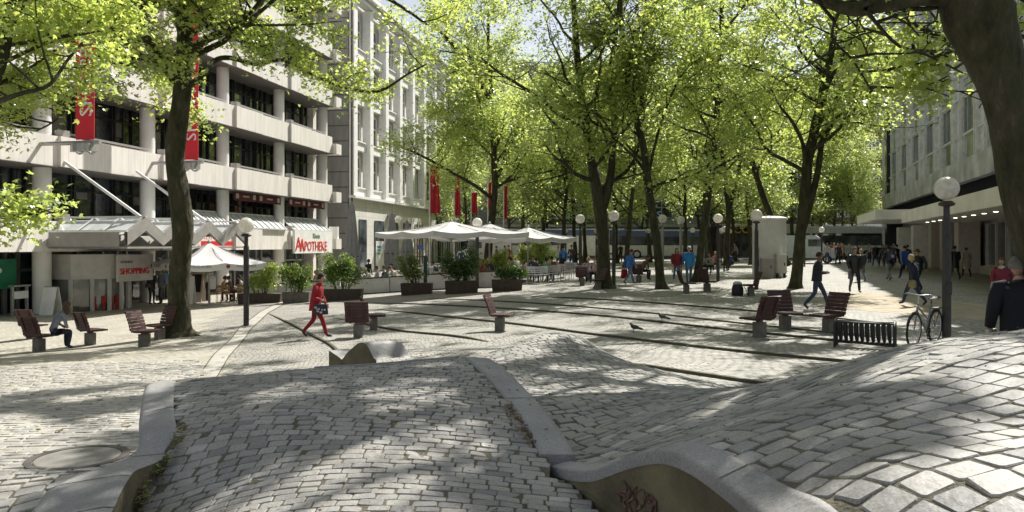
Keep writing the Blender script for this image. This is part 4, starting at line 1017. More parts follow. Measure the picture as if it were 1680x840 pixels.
tree_from('plane_tree', 'plane tree beyond the frame near the parked bicycle, only its outermost leaves in view', 'tree', bx_,
    [([Vector((14.2, 16.5, bx_[2])), Vector((14.1, 16.4, 2.5)), Vector((13.9, 16.3, 5)), Vector((13.7, 16.2, 8)), Vector((13.5, 16, 12))], [.32, .25, .22, .18, .06]),
     ([Vector((13.9, 16.3, 5.5)), Vector((12.9, 16.6, 8.0)), Vector((11.6, 17, 9.4)), Vector((9.8, 17.4, 10.4))], [.14, .12, .09, .04])],
    [(0, .55, 12, 4.0), (1, .45, 9, 3.0)], 24, 22000, .12, spread=.26, sparse=lambda C: keep_clear(C) & sun_gaps(C, .9, -.02))
# the forked trees in the middle
b, d = based(990, 473)
tree_from('plane_tree', 'stout forked plane tree with a dark buttressed base between the lamp and the swivel seats', 'tree', b,
    [pl(d, (992, 478, 17.3), (990, 455, 12.2), (990, 400, 10.4), (985, 350, 10.4), (978, 305, 9.3), (968, 250, 7.0), (960, 200, 6.4), (952, 140, 5.8), (945, 70, 5.2), (940, -20, 4.1), (935, -120, 2.3)),
     pl(d, (985, 350, 9.3), (1000, 300, 7.0), (1005, 250, 5.2), (1007, 190, 4.6), (1000, 130, 4.1), (1010, 60, 3.5), (1020, -40, 2.3)),
     pl(d, (962, 212, 3.5), (920, 190, 3.1, -.5), (890, 165, 2.9, -1), (850, 138, 2.6, -1.5), (820, 120, 2.3, -2), (790, 95, 1.7, -2.5)),
     pl(d, (1006, 245, 2.9), (990, 215, 2.3, 1), (975, 170, 2.0, 1.5), (985, 120, 1.7, 2))],
    [(0, .36, 17, 4.6), (1, .35, 13, 4.2), (2, .3, 9, 2.8), (3, .4, 5, 2.5)], 14, 30000, .135, spread=.34, sparse=lambda C: sun_gaps(C, .75, -.08), group=None)
b, d = based(1084, 474)
tree_from('plane_tree', 'slim plane tree leaning left beyond the swivel seats, its trunk kinked and forked high up', 'tree', b,
    [pl(d, (1087, 478, 10.4), (1083, 455, 7.5), (1078, 400, 7.0), (1070, 350, 6.4), (1063, 300, 6.4), (1056, 245, 5.8), (1044, 195, 5.2), (1032, 140, 4.6), (1022, 80, 4.1), (1018, 0, 3.5), (1015, -100, 2.3)),
     pl(d, (1044, 195, 4.1), (1054, 160, 3.5), (1048, 120, 2.9, .5), (1052, 70, 2.6, 1), (1060, 0, 1.7, 1.5)),
     pl(d, (1062, 295, 2.9), (1085, 200, 2.0, 1), (1120, 120, 1.7, 2), (1160, 90, 1.2, 3))],
    [(0, .36, 16, 4.4), (1, .3, 8, 3.4), (2, .3, 8, 3)], 15, 27300, .135, spread=.34, sparse=lambda C: sun_gaps(C, .75, -.08))
b, d = based(1143, 463)
tree_from('plane_tree', 'tall straight plane tree leaning right beside the round lamp posts and red slatted seat', 'tree', b,
    [pl(d, (1141, 466, 9.3), (1146, 440, 6.4), (1152, 390, 5.8), (1160, 340, 5.8), (1168, 280, 5.2), (1173, 230, 4.7), (1177, 170, 4.7), (1180, 100, 4.0), (1184, 20, 3.5), (1186, -80, 2.3)),
     pl(d, (1172, 240, 2.3), (1155, 200, 2.0, -1), (1130, 165, 1.8, -1.5), (1110, 145, 1.1, -2)),
     pl(d, (1180, 60, 2.3), (1205, 30, 2.0, 1), (1235, -10, 1.8, 1.5))],
    [(0, .36, 18, 4.6), (1, .2, 7, 3), (2, .2, 6, 3)], 16, 29900, .135, spread=.34, sparse=lambda C: sun_gaps(C, .75, -.08))
b, d = based(1306, 473)
tree_from('plane_tree', 'plane tree with twin mossy stems between the white kiosk and the man in black', 'tree', b,
    [pl(d, (1304, 478, 12.4), (1307, 455, 9.2), (1312, 400, 8.4), (1318, 350, 8.4), (1322, 300, 8.4), (1326, 260, 7.8), (1336, 215, 7.8), (1348, 165, 7.1), (1358, 115, 5.9), (1368, 60, 5.2), (1375, -20, 3.9), (1378, -110, 2.6)),
     pl(d, (1316, 380, 5.9), (1330, 330, 5.9), (1342, 280, 5.2), (1350, 230, 4.6), (1372, 195, 3.9), (1400, 165, 3.3, .5), (1425, 135, 2.6, 1), (1445, 100, 1.9, 1.5)),
     pl(d, (1320, 290, 3.9), (1318, 240, 3.3, -.5), (1300, 200, 2.6, -1), (1280, 175, 1.9, -1.5), (1262, 140, 1.3, -2)),
     pl(d, (1350, 160, 3.9), (1372, 110, 3.3, 1), (1400, 60, 2.6, 2), (1420, 0, 1.9, 3))],
    [(0, .38, 16, 4.6), (1, .5, 9, 3.0), (2, .3, 7, 2.8), (3, .2, 6, 3.2)], 17, 21000, .135, spread=.34, sparse=lambda C: keep_clear(C))
b = (px(1292, 403, 50).x, 50, gz(px(1292, 403, 50).x, 50))
tree_from('plane_tree', 'thin plane tree slanting steeply left out from behind the white kiosk', 'tree', b,
    [pl(50, (1292, 436, 5.9), (1270, 370, 5.2), (1255, 330, 4.9), (1240, 285, 4.5), (1228, 240, 4.2), (1218, 195, 3.9), (1208, 150, 3.2), (1205, 90, 2.6), (1200, 20, 2.0)),
     pl(50, (1240, 285, 2.6), (1262, 240, 2.2, 1), (1280, 200, 2.0, 2), (1290, 160, 1.3, 3))],
    [(0, .34, 15, 4.6), (1, .3, 8, 3.4)], 18, 15000, .155, spread=.38)
b = (px(1190, 403, 48).x, 48, gz(px(1190, 403, 48).x, 48))
tree_from('plane_tree', 'slender plane tree with crossed stems behind the row of round lamps', 'tree', b,
    [pl(48, (1192, 436, 5.6), (1193, 390, 4.2), (1195, 350, 4.2), (1190, 300, 3.8), (1186, 260, 3.5), (1178, 220, 3.1), (1170, 150, 2.8), (1165, 80, 2.1)),
     pl(48, (1195, 350, 3.5), (1208, 300, 3.1), (1214, 260, 2.8), (1200, 230, 2.4, 1), (1205, 180, 2.1, 1), (1210, 100, 1.4, 1))],
    [(0, .36, 13, 4.4), (1, .35, 11, 4)], 19, 15000, .155, spread=.38)
b = (px(800, 403, 52).x, 52, gz(px(800, 403, 52).x, 52))
tree_from('plane_tree', 'spreading plane tree growing behind the cafe umbrellas and red flags', 'tree', b,
    [pl(52, (799, 438, 7.0), (803, 390, 5.8), (808, 350, 5.8), (812, 310, 5.1), (811, 270, 5.1), (810, 225, 4.4), (806, 160, 3.8), (802, 90, 3.2), (800, 0, 1.9)),
     pl(52, (806, 325, 3.2), (780, 305, 2.9, -1), (745, 285, 2.5, -1.5), (710, 265, 2.2, -2), (680, 250, 1.9, -3), (662, 243, 1.3, -3)),
     pl(52, (814, 305, 2.9), (840, 295, 2.5, -1), (870, 288, 2.2, -1), (905, 280, 1.9, -2)),
     pl(52, (812, 270, 2.5), (835, 240, 2.2, 1), (865, 215, 1.9, 2), (890, 185, 1.3, 3)),
     pl(52, (806, 170, 4), (780, 120, 3.5, -2), (740, 70, 3, -4), (700, 30, 2, -6))],
    [(0, .36, 18, 5.0), (1, .25, 9, 2.6), (2, .3, 6, 2.4), (3, .3, 7, 3.4), (4, .2, 8, 3.2)], 20, 38000, .15, spread=.4)
# background planes: three individuals grown once, then copied
def bg_tree(seed, h, lean, label, stems=1):
    rg = random.Random(seed); limbs = []
    P = [Vector((0, 0, -.1))]; n = 9
    for i in range(n): P.append(P[-1]+Vector((lean*.12+rg.gauss(0, .10), rg.gauss(0, .10), h/n)))
    Rr = [.18*(1-.72*i/n) for i in range(n+1)]; Rr[0] = .26; limbs.append((P, Rr))
    if stems > 1:
        Q = [P[3].copy()]
        for i in range(6): Q.append(Q[-1]+Vector((-.3*lean-.25+rg.gauss(0, .08), .12, h/n)))
        limbs.append((Q, [.11*(1-.7*i/6) for i in range(7)]))
    return tree_from('plane_tree', label, 'tree', (0, 0, 0), limbs, [(0, .27, 19, 4.6)]+([(1, .4, 8, 3.2)] if stems > 1 else []), seed, 13000, .18, group='plane trees filling the far end of the square', spread=.42, mat=m_leaf2)
protos = [bg_tree(31, 13.5, .4, 'x'), bg_tree(32, 15, -.6, 'x', 2), bg_tree(33, 12.5, 1.0, 'x')]
bgl = [(922, 58, 2, 0), (943, 62, 0, 60), (960, 66, 1, 120), (887, 60, 1, 200), (1028, 56, 2, 20), (1012, 66, 0, 140), (1066, 68, 1, 80),
       (1125, 72, 2, 300), (1165, 66, 1, 10), (1205, 70, 0, 100), (1232, 62, 2, 170), (1338, 84, 1, 45), (1368, 90, 0, 220), (1398, 84, 2, 130),
       (858, 70, 0, 20), (838, 76, 2, 190), (770, 80, 1, 70), (1300, 78, 0, 30), (1150, 88, 2, 200), (900, 88, 1, 100), (1050, 90, 2, 20), (1345, 88, 0, 290), (1385, 92, 1, 80), (720, 86, 0, 140)]
where = ['behind the cafe tables', 'left of the stout forked tree', 'beside the sportswear store lettering', 'near the cafe hedge', 'just right of the stout forked tree',
         'in front of the blue tram', 'behind the kinked slim tree', 'behind the straight tall tree', 'near the yellow bank lettering', 'behind the slender crossed-stem tree',
         'left of the white kiosk', 'right of the twin mossy stems', 'in front of the articulated bus', 'beside the department store corner', 'behind the third cafe umbrella', 'over the far cafe umbrellas',
         'beyond the red flags', 'beyond the delivery van', 'on the far pavement by the bank', 'on the far pavement by the round glass corner',
         'on the far pavement in mid block', 'on the far pavement by the brick building', 'at the far store corner by the tower', 'at the far end of the pilaster building']
for i, ((u, dd, k, rz), wh) in enumerate(zip(bgl, where)):
    x = (u-CX)/F*dd; lab = ['upright', 'double-stemmed', 'leaning'][k]+' plane tree standing '+wh
    o = protos[k]
    if i in (0, 1, 2): o = [protos[2], protos[0], protos[1]][i]; o.location = (x, dd, gz(x, dd)); o.rotation_euler.z = R(rz); o['label'] = lab; o.scale = (.95,)*3
    else: dup(o, (x, dd, gz(x, dd)), R(rz), lab, .88+.24*((i*37) % 10)/10)
# ------------------------------------------------------------------ street furniture
def at(u, d): x = (u-CX)/F*d; return Vector((x, d, gz(x, d)))
m_post = M('lamp_post', (.055, .052, .05), .6, .2, var=.3, scale=6)
m_postl = M('lamp_post_pale', (.30, .29, .27), .6, .1, var=.2, scale=6)
m_globe, nt, p = new_mat('opal_globe'); p.inputs['Base Color'].default_value = (.80, .78, .73, 1); p.inputs['Roughness'].default_value = .25
nz_ = nt.nodes.new('ShaderNodeTexNoise'); nz_.inputs['Scale'].default_value = 5; rp_ = nt.nodes.new('ShaderNodeValToRGB'); rp_.color_ramp.elements[0].color = (.62, .60, .52, 1); rp_.color_ramp.elements[1].color = (.86, .85, .81, 1); rp_.color_ramp.elements[0].position = .35; rp_.color_ramp.elements[1].position = .6
nt.links.new(nz_.outputs[0], rp_.inputs[0]); nt.links.new(rp_.outputs[0], p.inputs['Base Color']); p.inputs['Subsurface Weight'].default_value = .0
tr_ = nt.nodes.new('ShaderNodeBsdfTranslucent'); tr_.inputs[0].default_value = (.85, .83, .78, 1); mxs = nt.nodes.new('ShaderNodeMixShader'); mxs.inputs[0].default_value = .4
nt.links.new(p.outputs[0], mxs.inputs[1]); nt.links.new(tr_.outputs[0], mxs.inputs[2]); nt.links.new(mxs.outputs[0], nt.nodes['Material Output'].inputs['Surface'])
def lamp_proto(h, gr, mpst, label, slim=1):
    t = thing('street_lamp', label, 'street lamp', group='round globe street lamps')
    m = MB(); r = .085*slim; m.lathe([(r, -.05), (r, h-2*gr-.45), (r*.98, h-2*gr-.44), (r*.72, h-2*gr-.40), (r*.7, h-2*gr-.1)], 14)
    m.box((0, -r-.012, h*.33), (.1*slim, .03, .28)); m.build('post', mpst, t, smooth='auto')
    m = MB(); m.lathe([(.06, 0), (.15*slim, .03), (.16*slim, .07), (.1, .12)], 16, (0, 0, h-2*gr-.14)); m.build('collar', mpst, t, smooth='auto')
    m = MB(); m.sphere((0, 0, h-gr), gr, 24, 16); m.build('globe', m_globe, t, smooth=True); return t
LD = [(1553, 15.7, 3.42, 'd', 'tall street lamp with scratched dark post and cloudy globe standing beside the bicycle'),
      (404, 24, 3.42, 'd', 'street lamp with white globe alone on the lower court between tree and red-clad woman'),
      (1007, 34, 3.42, 'd', 'street lamp directly right of the stout forked tree trunk'),
      (1087, 42.5, 3.5, 'l', 'pale-posted lamp peeking out right of the slim kinked trunk'),
      (1117, 45.5, 3.5, 'l', 'pale-posted lamp between the woman in burgundy and the man in blue'),
      (1178, 38.5, 3.42, 'd', 'street lamp with greyish globe right of the tall straight tree'),
      (1241, 32.5, 3.35, 'd', 'dark street lamp in front of the white kiosk, beside a swivel seat'),
      (1262, 45, 3.3, 'd', 'street lamp with bright globe at the kiosk cabinets'),
      (952, 39, 3.4, 'd', 'shaded street lamp above the seated blond woman left of the stout tree'),
      (783, 37, 3.5, 'd', 'lamp whose globe sits just under the large cafe umbrella')]
pr = {'d': lamp_proto(3.42, .24, m_post, 'x'), 'l': lamp_proto(3.5, .235, m_postl, 'x')}; used = set()
for u, d, h, k, lab in LD:
    p_ = at(u, d)
    if k not in used: o = pr[k]; used.add(k); o.location = p_; o['label'] = lab
    else: o = dup(pr[k], p_, R(u % 90), lab)
small = lamp_proto(2.95, .20, m_post, 'x', .7); first = True
for u, d, lab in [(928, 60, 'small distant globe lamp by the cafe hedge right of the umbrellas'), (978, 64, 'small distant globe lamp before the tram left of the stout trunk'), (1063, 62, 'small distant globe lamp left of the slim kinked trunk'),
                  (1077, 74, 'small distant globe lamp half behind the slim kinked trunk'), (1136, 56, 'small distant globe lamp just left of the straight tall trunk'), (1158, 70, 'small distant globe lamp emerging right of the straight tall trunk'),
                  (1183, 60, 'small distant globe lamp beside the post of the greyish lamp'), (1188, 50, 'grey distant globe lamp highest of the cluster near the bank lettering'), (1197, 66, 'small distant globe lamp touching the slender crossed trunks'),
                  (1320, 58, 'distant globe lamp beside the twin mossy trunk near the van'), (1348, 52, 'distant globe lamp in the open between the van and the crowd')]:
    p_ = at(u, d)
    if first: small.location = p_; small['label'] = lab; first = False
    else: dup(small, p_, 0, lab)
# ---- swivel seats: block, seat slats and curved slatted back
m_wood = M('red_brown_slats', (.05, .014, .014), .6, var=.35, scale=8, bump=.2, bscale=60); m_blk = M('seat_block', (.16, .15, .13), .8, var=.3, scale=8)
def seat(lab, u, v, deg, w=.66, hs_=.42, proto=[None]):
    p_ = GP(u, v)
    if proto[0] is None:
        t = thing('swivel_seat', lab, 'seat', p_, R(deg), 'swivel seats with wooden slats on concrete blocks')
        m = MB(); m.box((0, 0, .17), (.24, .24, .42)); m.lathe([(.09, .38), (.09, .44)], 12); m.build('block', m_blk, t)
        m = MB()
        for k in range(5): m.box((-.14+.115*k, 0, .47-(.01 if k == 4 else 0)), (.10, w, .05))
        m.box((.05, -.2, .435), (.5, .04, .03)); m.box((.05, .2, .435), (.5, .04, .03)); m.build('seat', m_wood, t)
        m = MB()
        for k in range(6):
            a = k/5; m.T = Matrix.Translation((-.22-.16*a**1.3, 0, .53+.095*k))@Matrix.Rotation(R(-10-12*a), 4, 'Y'); m.box((0, 0, 0), (.045, w, .088))
        m.T = None
        for q in (-.2, .2): m.tube([(-.17, q, .44), (-.24, q, .56), (-.36, q, .85), (-.42, q, 1.03)], .017, 6)
        m.build('backrest', m_wood, t); t.scale = (.87,)*3; proto[0] = t; return t
    return dup(proto[0], p_, R(deg), lab)
seat('swivel seat occupied by the girl with long hair near the shopping entrance', 64, 577, 72)
for a in (('swivel seat mostly hidden behind the one the girl sits on', 52, 556, 80),
          ('empty swivel seat facing the entrance, alone between the girl and the mossy tree', 148, 566, 60),
          ('empty swivel seat seen side-on just left of the mossy tree', 237, 569, -12),
          ('swivel seat with its slatted back against the mossy tree trunk', 262, 557, 235),
          ('dark red swivel seat seen squarely from behind, right of the woman in red', 588, 554, 92),
          ('shaded swivel seat directly behind the one seen squarely from behind', 613, 541, 10),
          ('sunlit swivel seat in profile on the terrace steps behind the small cobbled mound', 820, 543, -14),
          ('swivel seat with its back to the stout forked tree, furthest from it', 955, 468, 80),
          ('swivel seat behind the seated blond woman near the silver cafe chairs', 966, 460, 95),
          ('low swivel seat turned away at the foot of the stout forked tree', 981, 475, 200),
          ('swivel seat with reddish back holding the seated man beyond the lady with red bag', 1048, 463, 60),
          ('swivel seat in thin profile left of the straight tall tree', 1126, 481, 0),
          ('swivel seat showing its slats right of the straight tall tree', 1160, 478, -62),
          ('swivel seat beside the black rucksack, facing it', 1232, 485, 180),
          ('swivel seat seen from behind, first of three near the radiator-like bike stand', 1246, 553, 118),
          ('swivel seat with glossy slats, middle one of three left of the bike stand', 1288, 541, -84),
          ('swivel seat just left of the bike stand with its back to it', 1360, 546, 205)):
    seat(*a)
# ---- bicycle stand shaped like a radiator
pa, pb = GP(1371, 568), GP(1468, 574); mid = (pa+pb)/2; dv = pb-pa
t = thing('bicycle_stand', 'dark metal bicycle stand like a radiator with a row of bent loops by the bicycle', 'bike stand', mid, math.atan2(dv.y, dv.x))
Ls = dv.length; mi = M('dark_steel', (.035, .037, .04), .45, .5)
m = MB(); 
for s_ in (-1, 1):
    m.tube([(s_*Ls/2, -.16, 0), (s_*Ls/2, -.16, .46), (s_*Ls/2, -.08, .53), (s_*Ls/2, .08, .53), (s_*Ls/2, .16, .46), (s_*Ls/2, .16, 0)], .024, 8)
m.tube([(-Ls/2, -.13, .50), (Ls/2, -.13, .50)], .018, 8); m.tube([(-Ls/2, .13, .50), (Ls/2, .13, .50)], .018, 8); m.tube([(-Ls/2, 0, .10), (Ls/2, 0, .10)], .026, 8)
m.build('frame', mi, t, smooth='auto')
for k in range(10):
    x = -Ls/2+.09+(Ls-.18)*k/9; m = MB()
    m.tube([(x-.008, -.15, .50), (x-.01, -.16, .42), (x, -.13, .25), (x+.012, -.07, .13), (x+.012, .0, .09), (x+.012, .07, .13), (x, .13, .25), (x-.01, .16, .42), (x-.008, .15, .50)], [.03, .032, .032, .024, .02, .024, .032, .032, .03], 6)
    m.build('loop', mi, t, smooth='auto')
# ---- bicycle
fw, rw = GP(1487, 574), GP(1542, 562); dv = fw-rw; wbL = 1.06
t = thing('bicycle', 'silver-grey city bicycle with mudguards and rear rack leaning at the lamp post', 'bicycle', (rw.x+dv.x*.5, rw.y+dv.y*.5, rw.z*.5+fw.z*.5), math.atan2(dv.y, dv.x))
t.rotation_euler.x = R(-3)
mbk = M('silver_frame', (.2, .21, .22), .3, .7); mty = M('tyre', (.02, .02, .02), .8); mrim = M('alloy', (.6, .6, .6), .3, .8); mblk = M('black_plastic', (.015, .015, .015), .5)
for sx_ in (1, -1):
    m = MB(); c = (sx_*wbL/2, 0, .35); m.torus(c, .325, .022, 'Y', 40, 8); w = m.build('wheel', mty, t, smooth=True)
    m = MB(); m.torus(c, .298, .011, 'Y', 40, 6); m.build('rim', mrim, w, smooth=True)
    m = MB(); m.tube([(c[0], -.04, c[2]), (c[0], .04, c[2])], .025, 8)
    for k in range(18): a = 2*math.pi*k/18; m.tube([(c[0], .02*(-1)**k, c[2]), (c[0]+.295*math.cos(a), 0, c[2]+.295*math.sin(a))], .0022, 3, cap=False)
    m.build('spokes', mrim, w)
    m = MB(); pts = [(c[0]+.365*math.cos(a), 0, c[2]+.365*math.sin(a)) for a in [R(20+q*(150/10) if sx_ > 0 else 10+q*17) for q in range(11)]]
    m.tube(pts, .016, 5); m.build('mudguard', mblk, t, smooth=True)
BB = (-.08, 0, .30); HT = (.40, 0, .86); HB = (.43, 0, .72); SL = (-.26, 0, .82); RA = (-.53, 0, .35); FA = (.53, 0, .35)
m = MB(); m.tube([HT, HB], .02); m.tube([HB, BB], .022); m.tube([(HT[0]-.0, 0, .80), (-.16, 0, .52)], .017); m.tube([SL, BB], .016); m.tube([RA, BB], .011); m.tube([RA, (-.22, 0, .70)], .010); m.tube([HB, (.47, 0, .55), FA], .014)
m.build('frame', mbk, t, smooth='auto')
m = MB(); m.tube([HT, (.385, 0, 1.02)], .014); m.tube([(.28, -.30, 1.03), (.37, -.22, 1.06), (.385, 0, 1.03), (.37, .22, 1.06), (.28, .30, 1.03)], .011); hb = m.build('handlebar', mrim, t, smooth='auto')
for s_ in (-1, 1):
    m = MB(); m.tube([(.28, s_*.30, 1.03), (.20, s_*.315, 1.02)], .017); m.build('grip', mblk, hb)
m = MB(); m.tube([SL, (-.28, 0, .92)], .012); m._add([(-.42, -.09, .94), (-.42, .09, .94), (-.28, .07, .945), (-.12, .018, .935), (-.12, -.018, .935), (-.28, -.07, .945), (-.4, 0, .985), (-.14, 0, .955)], [(0, 5, 6), (5, 4, 7, 6), (4, 3, 7), (3, 2, 6, 7), (2, 1, 6), (1, 0, 6), (0, 1, 2, 3, 4, 5)]); m.build('saddle', mblk, t)
m = MB(); m.box((-.50, 0, .74), (.34, .12, .02)); m.tube([(-.60, .05, .74), RA], .007, 5); m.tube([(-.60, -.05, .74), RA], .007, 5); m.tube([(-.34, 0, .74), SL], .007, 5); m.build('rack', mblk, t)
m = MB(); m.torus((BB[0], .045, BB[2]), .085, .01, 'Y', 20, 5); m.tube([BB, (BB[0]+.1, .07, BB[2]-.12)], .009); m.tube([BB, (BB[0]-.1, -.07, BB[2]+.12)], .009); m.box((BB[0]+.1, .12, BB[2]-.13), (.09, .08, .02)); m.box((BB[0]-.1, -.12, BB[2]+.13), (.09, .08, .02)); m.build('crank', mblk, t)
m = MB(); m.lathe([(.035, 0), (.04, .03), (.01, .05)], 10, (.46, 0, .80)); m.build('headlight', mrim, t)
for w_, q in ((.30, 1), (-.3, -1)):
    m = MB(); m.box((q*wbL/2-.02, .0, .35+.18), (.05, .012, .03)); m.build('reflector', M('amber', (.8, .25, .02), .3), t)
# ---- rucksack
p_ = GP(1210, 485); t = thing('rucksack', 'black rucksack with pale top standing on the paving by a swivel seat', 'rucksack', p_, R(20))
m = MB(); m.lathe([(.20, 0), (.24, .06), (.24, .25), (.19, .42), (.08, .50), (.01, .51)], 14, sx=1.0, sy=.75); m.build('body', M('black_nylon', (.012, .012, .014), .6, bump=.4), t, smooth=True)
m = MB(); m.lathe([(.20, 0), (.21, .05), (.12, .12), (.01, .13)], 12, (0, 0, .43), sx=.9, sy=.6); m.build('top_flap', M('pale_cloth', (.45, .46, .48), .8), t, smooth=True)
m = MB(); m.tube([(.18, -.1, .4), (.30, -.12, .22), (.36, -.1, .04), (.24, -.1, .05)], .015, 5); m.build('strap', M('black_nylon', (0, 0, 0)), t, smooth=True)
# ---- pigeons
for i, (u, v, dg, lab) in enumerate(((1041, 545, 190, 'dark pigeon walking on the steps, the lower of two'), (1087, 527, 160, 'dark pigeon on the steps, the upper of two'))):
    p_ = GP(u, v); t = thing('pigeon', lab, 'pigeon', p_, R(dg)); t.scale = (.8,)*3
    m = MB(); m.tube([(-.19, 0, .10), (-.13, 0, .12), (-.06, 0, .145), (.02, 0, .155), (.07, 0, .18), (.095, 0, .225), (.115, 0, .25), (.14, 0, .252), (.165, 0, .243)], [.018, .035, .06, .068, .055, .036, .030, .024, .004], 10)
    m.build('body', M('pigeon_grey', (.05, .055, .065), .6, var=.4, scale=25), t, smooth=True)
    m = MB(); m.tube([(-.10, .0, .13), (-.17, 0, .105), (-.26, 0, .085)], [.03, .035, .02], 6); m.build('tail', M('pigeon_dark', (.025, .027, .03), .7), t, smooth=True)
    for s_ in (-1, 1):
        m = MB(); m.tube([(.02, s_*.02, .11), (.02, s_*.025, .01), (.06, s_*.03, .005)], .006, 5); m.build('leg', M('pigeon_leg', (.25, .06, .05)), t)
# ---- white kiosk column and cabinets
p_ = at(1262, 43); t = thing('service_kiosk', 'white rounded service kiosk with a flat domed lid behind the lamp posts', 'kiosk', p_)
m = MB(); m.lathe([(.98, -.1), (.98, .12), (.93, .14), (.93, 3.2)], 32, sy=.8); m.build('body', M('kiosk_white', (.62, .62, .61), .5, var=.08), t, smooth='auto')
m = MB(); m.lathe([(1.02, 0), (1.02, .10), (.7, .2), (.01, .24)], 32, (0, 0, 3.2), sy=.8); m.build('roof', M('kiosk_lid', (.7, .7, .68), .5), t, smooth='auto')
m = MB(); m.box((-.78, -.42, .8), (.3, .1, 1.7)); m.build('poster', M('poster_worn', (.35, .33, .30), .8, var=.5, scale=9), t)
for u, d, w_, h_, c, lab in ((1258, 41.2, .62, 1.05, (.26, .24, .23), 'grey-pink utility cabinet at the foot of the white kiosk'), (1281, 42, .52, 1.25, (.5, .5, .47), 'pale utility cabinet on legs right of the white kiosk')):
    p_ = at(u, d); t = thing('utility_cabinet', lab, 'cabinet', p_)
    zb = 0 if w_ > .6 else .25
    m = MB(); m.box((0, 0, zb+(h_-zb)/2), (w_, .4, h_-zb)); m.build('body', M('cab%d' % u, c, .6), t)
    m = MB(); m.box((0, 0, h_+.03), (w_+.08, .48, .06)); m.build('lid', M('cablid%d' % u, [q*1.3 for q in c], .6), t)
    m = MB(); m.box((w_*.25, -.21, h_*.6), (.05, .03, .16)); m.build('handle', mblk, t)
    if zb:
        for s_ in (-.2, .2): m = MB(); m.box((s_, 0, .12), (.05, .3, .27)); m.build('leg', mblk, t)
# ------------------------------------------------------------------ cafe terrace
# low wall of white screens
wp = [at(396, 37.5), at(470, 37.5), at(560, 37.8), at(640, 38), at(700, 38), at(770, 37.6), at(852, 36.6)]
m_scr = M('screen_white', (.52, .52, .50), .6, var=.15, scale=3); m_rail = M('dark_rail', (.05, .055, .05), .5, .3)
wl = thing('terrace_screen', 'low white screen wall with dark rail around the umbrella cafe', 'screen wall', wp[0])
for a, b in zip(wp[:-1], wp[1:]):
    n = max(1, int((b-a).length/2.4))
    for k in range(n):
        p0, p1 = a.lerp(b, k/n)-wp[0], a.lerp(b, (k+1)/n)-wp[0]; m = MB()
        z0_, z1_ = min(p0.z, p1.z)-.05, .78
        m.bar((p0.x, p0.y, (p0.z+.38)), (p1.x-.02*(p1.x-p0.x), p1.y, p1.z+.38), .05, .72); m.build('screen_panel', m_scr, wl)
        m = MB(); m.bar(p0+Vector((0, 0, .78)), p1+Vector((0, 0, .78)), .09, .06); m.tube([p1, p1+Vector((0, 0, .82))], .03, 6); m.build('rail', m_rail, wl)
        m = MB(); m.bar((p0.x, p0.y, p0.z+.01), (p1.x, p1.y, p1.z+.01), .06, .06); m.build('base_rail', m_rail, wl)
# planters with shrubs
m_plt = M('planter_brown', (.05, .033, .022), .7, var=.3, scale=6); m_pltg = M('planter_grey', (.12, .11, .09), .7, var=.3, scale=6)
def planter(u, d, w, h, sh, sr, lab, nl, seed, rz=0, mt=None, leafm=None, kind='bush', tall=1.0):
    p_ = at(u, d); t = thing('planter', lab+' trough', 'planter', p_, rz)
    m = MB(); m.box((0, 0, h/2-.02), (w, .6, h+.04), taper=1.06); m.build('trough', mt or m_plt, t)
    m = MB(); m.box((0, 0, h-.01), (w*.97, .55, .04)); m.build('soil', m_moss, t)
    s = thing('shrub', lab, 'shrub', (p_.x, p_.y, p_.z+h), rz); rg = np.random.default_rng(seed); rr = random.Random(seed)
    m = MB(); C = []; n = 9
    for k in range(n):
        x = rr.uniform(-.4, .4)*w; y = rr.uniform(-.15, .15); hh = sh*rr.uniform(.45, 1.0); lx = rr.uniform(-.3, .3)
        P = [Vector((x*.5, y, 0)), Vector((x*.8+lx*.3, y, hh*.4)), Vector((x+lx, y, hh*.75)), Vector((x+lx*1.2, y, hh))]; m.tube(P, [.02, .016, .01, .005], 4)
        q = int(nl/n); f = rg.uniform(.15, 1.0, q)**.8; i = np.minimum((f*3).astype(int), 2); A = np.array([list(v) for v in P]); fr = f*3-i
        c = A[i]*(1-fr[:, None])+A[i+1]*fr[:, None]; C.append(c+rg.normal(0, 1, (q, 3))*np.array([sr, sr*.8, sr*.55])*(1.1-.5*f[:, None]))
    m.build('stems', m_bark, s); C = np.concatenate(C); C = C[C[:, 2] > .02]
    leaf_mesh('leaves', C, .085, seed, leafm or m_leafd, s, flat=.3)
m_leafl = mat_leaf('laurel_leaves', (.06, .10, .02), (.14, .19, .025))
planter(428, 35.5, 1.9, .45, 1.6, .22, 'light green feathery shrub behind the court lamp post', 2600, 41, mt=m_plt, leafm=m_leaf)
planter(488, 34.5, 1.15, .48, 1.35, .20, 'rounded yellow-green laurel just left of the woman in red', 2200, 42, leafm=m_leafl, mt=m_pltg)
planter(562, 34.2, 1.7, .5, 1.75, .24, 'tall laurel bush in front of the closed grey umbrella', 3200, 43, leafm=m_leafl)
planter(684, 35.0, 1.35, .52, 1.3, .18, 'sparse shrub with thin upright stems beside the green post', 1500, 44, leafm=m_leafl)
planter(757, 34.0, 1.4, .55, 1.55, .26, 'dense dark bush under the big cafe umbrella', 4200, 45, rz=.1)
planter(832, 34.0, 1.3, .5, .65, .18, 'low dark shrub at the corner of the cafe terrace', 1700, 46)
planter(822, 44, 1.4, .4, 1.4, .2, 'bright green conifer-like shrub behind the cafe tables', 2400, 47, leafm=m_leaf)
planter(893, 47, 1.2, .4, 2.0, .22, 'taller pointed green shrub behind the row of silver chairs', 2800, 48, leafm=m_leaf)
planter(865, 49, 1.2, .4, 1.8, .2, 'leafy shrub between the far umbrella pole and silver chairs', 2200, 49, leafm=m_leaf)
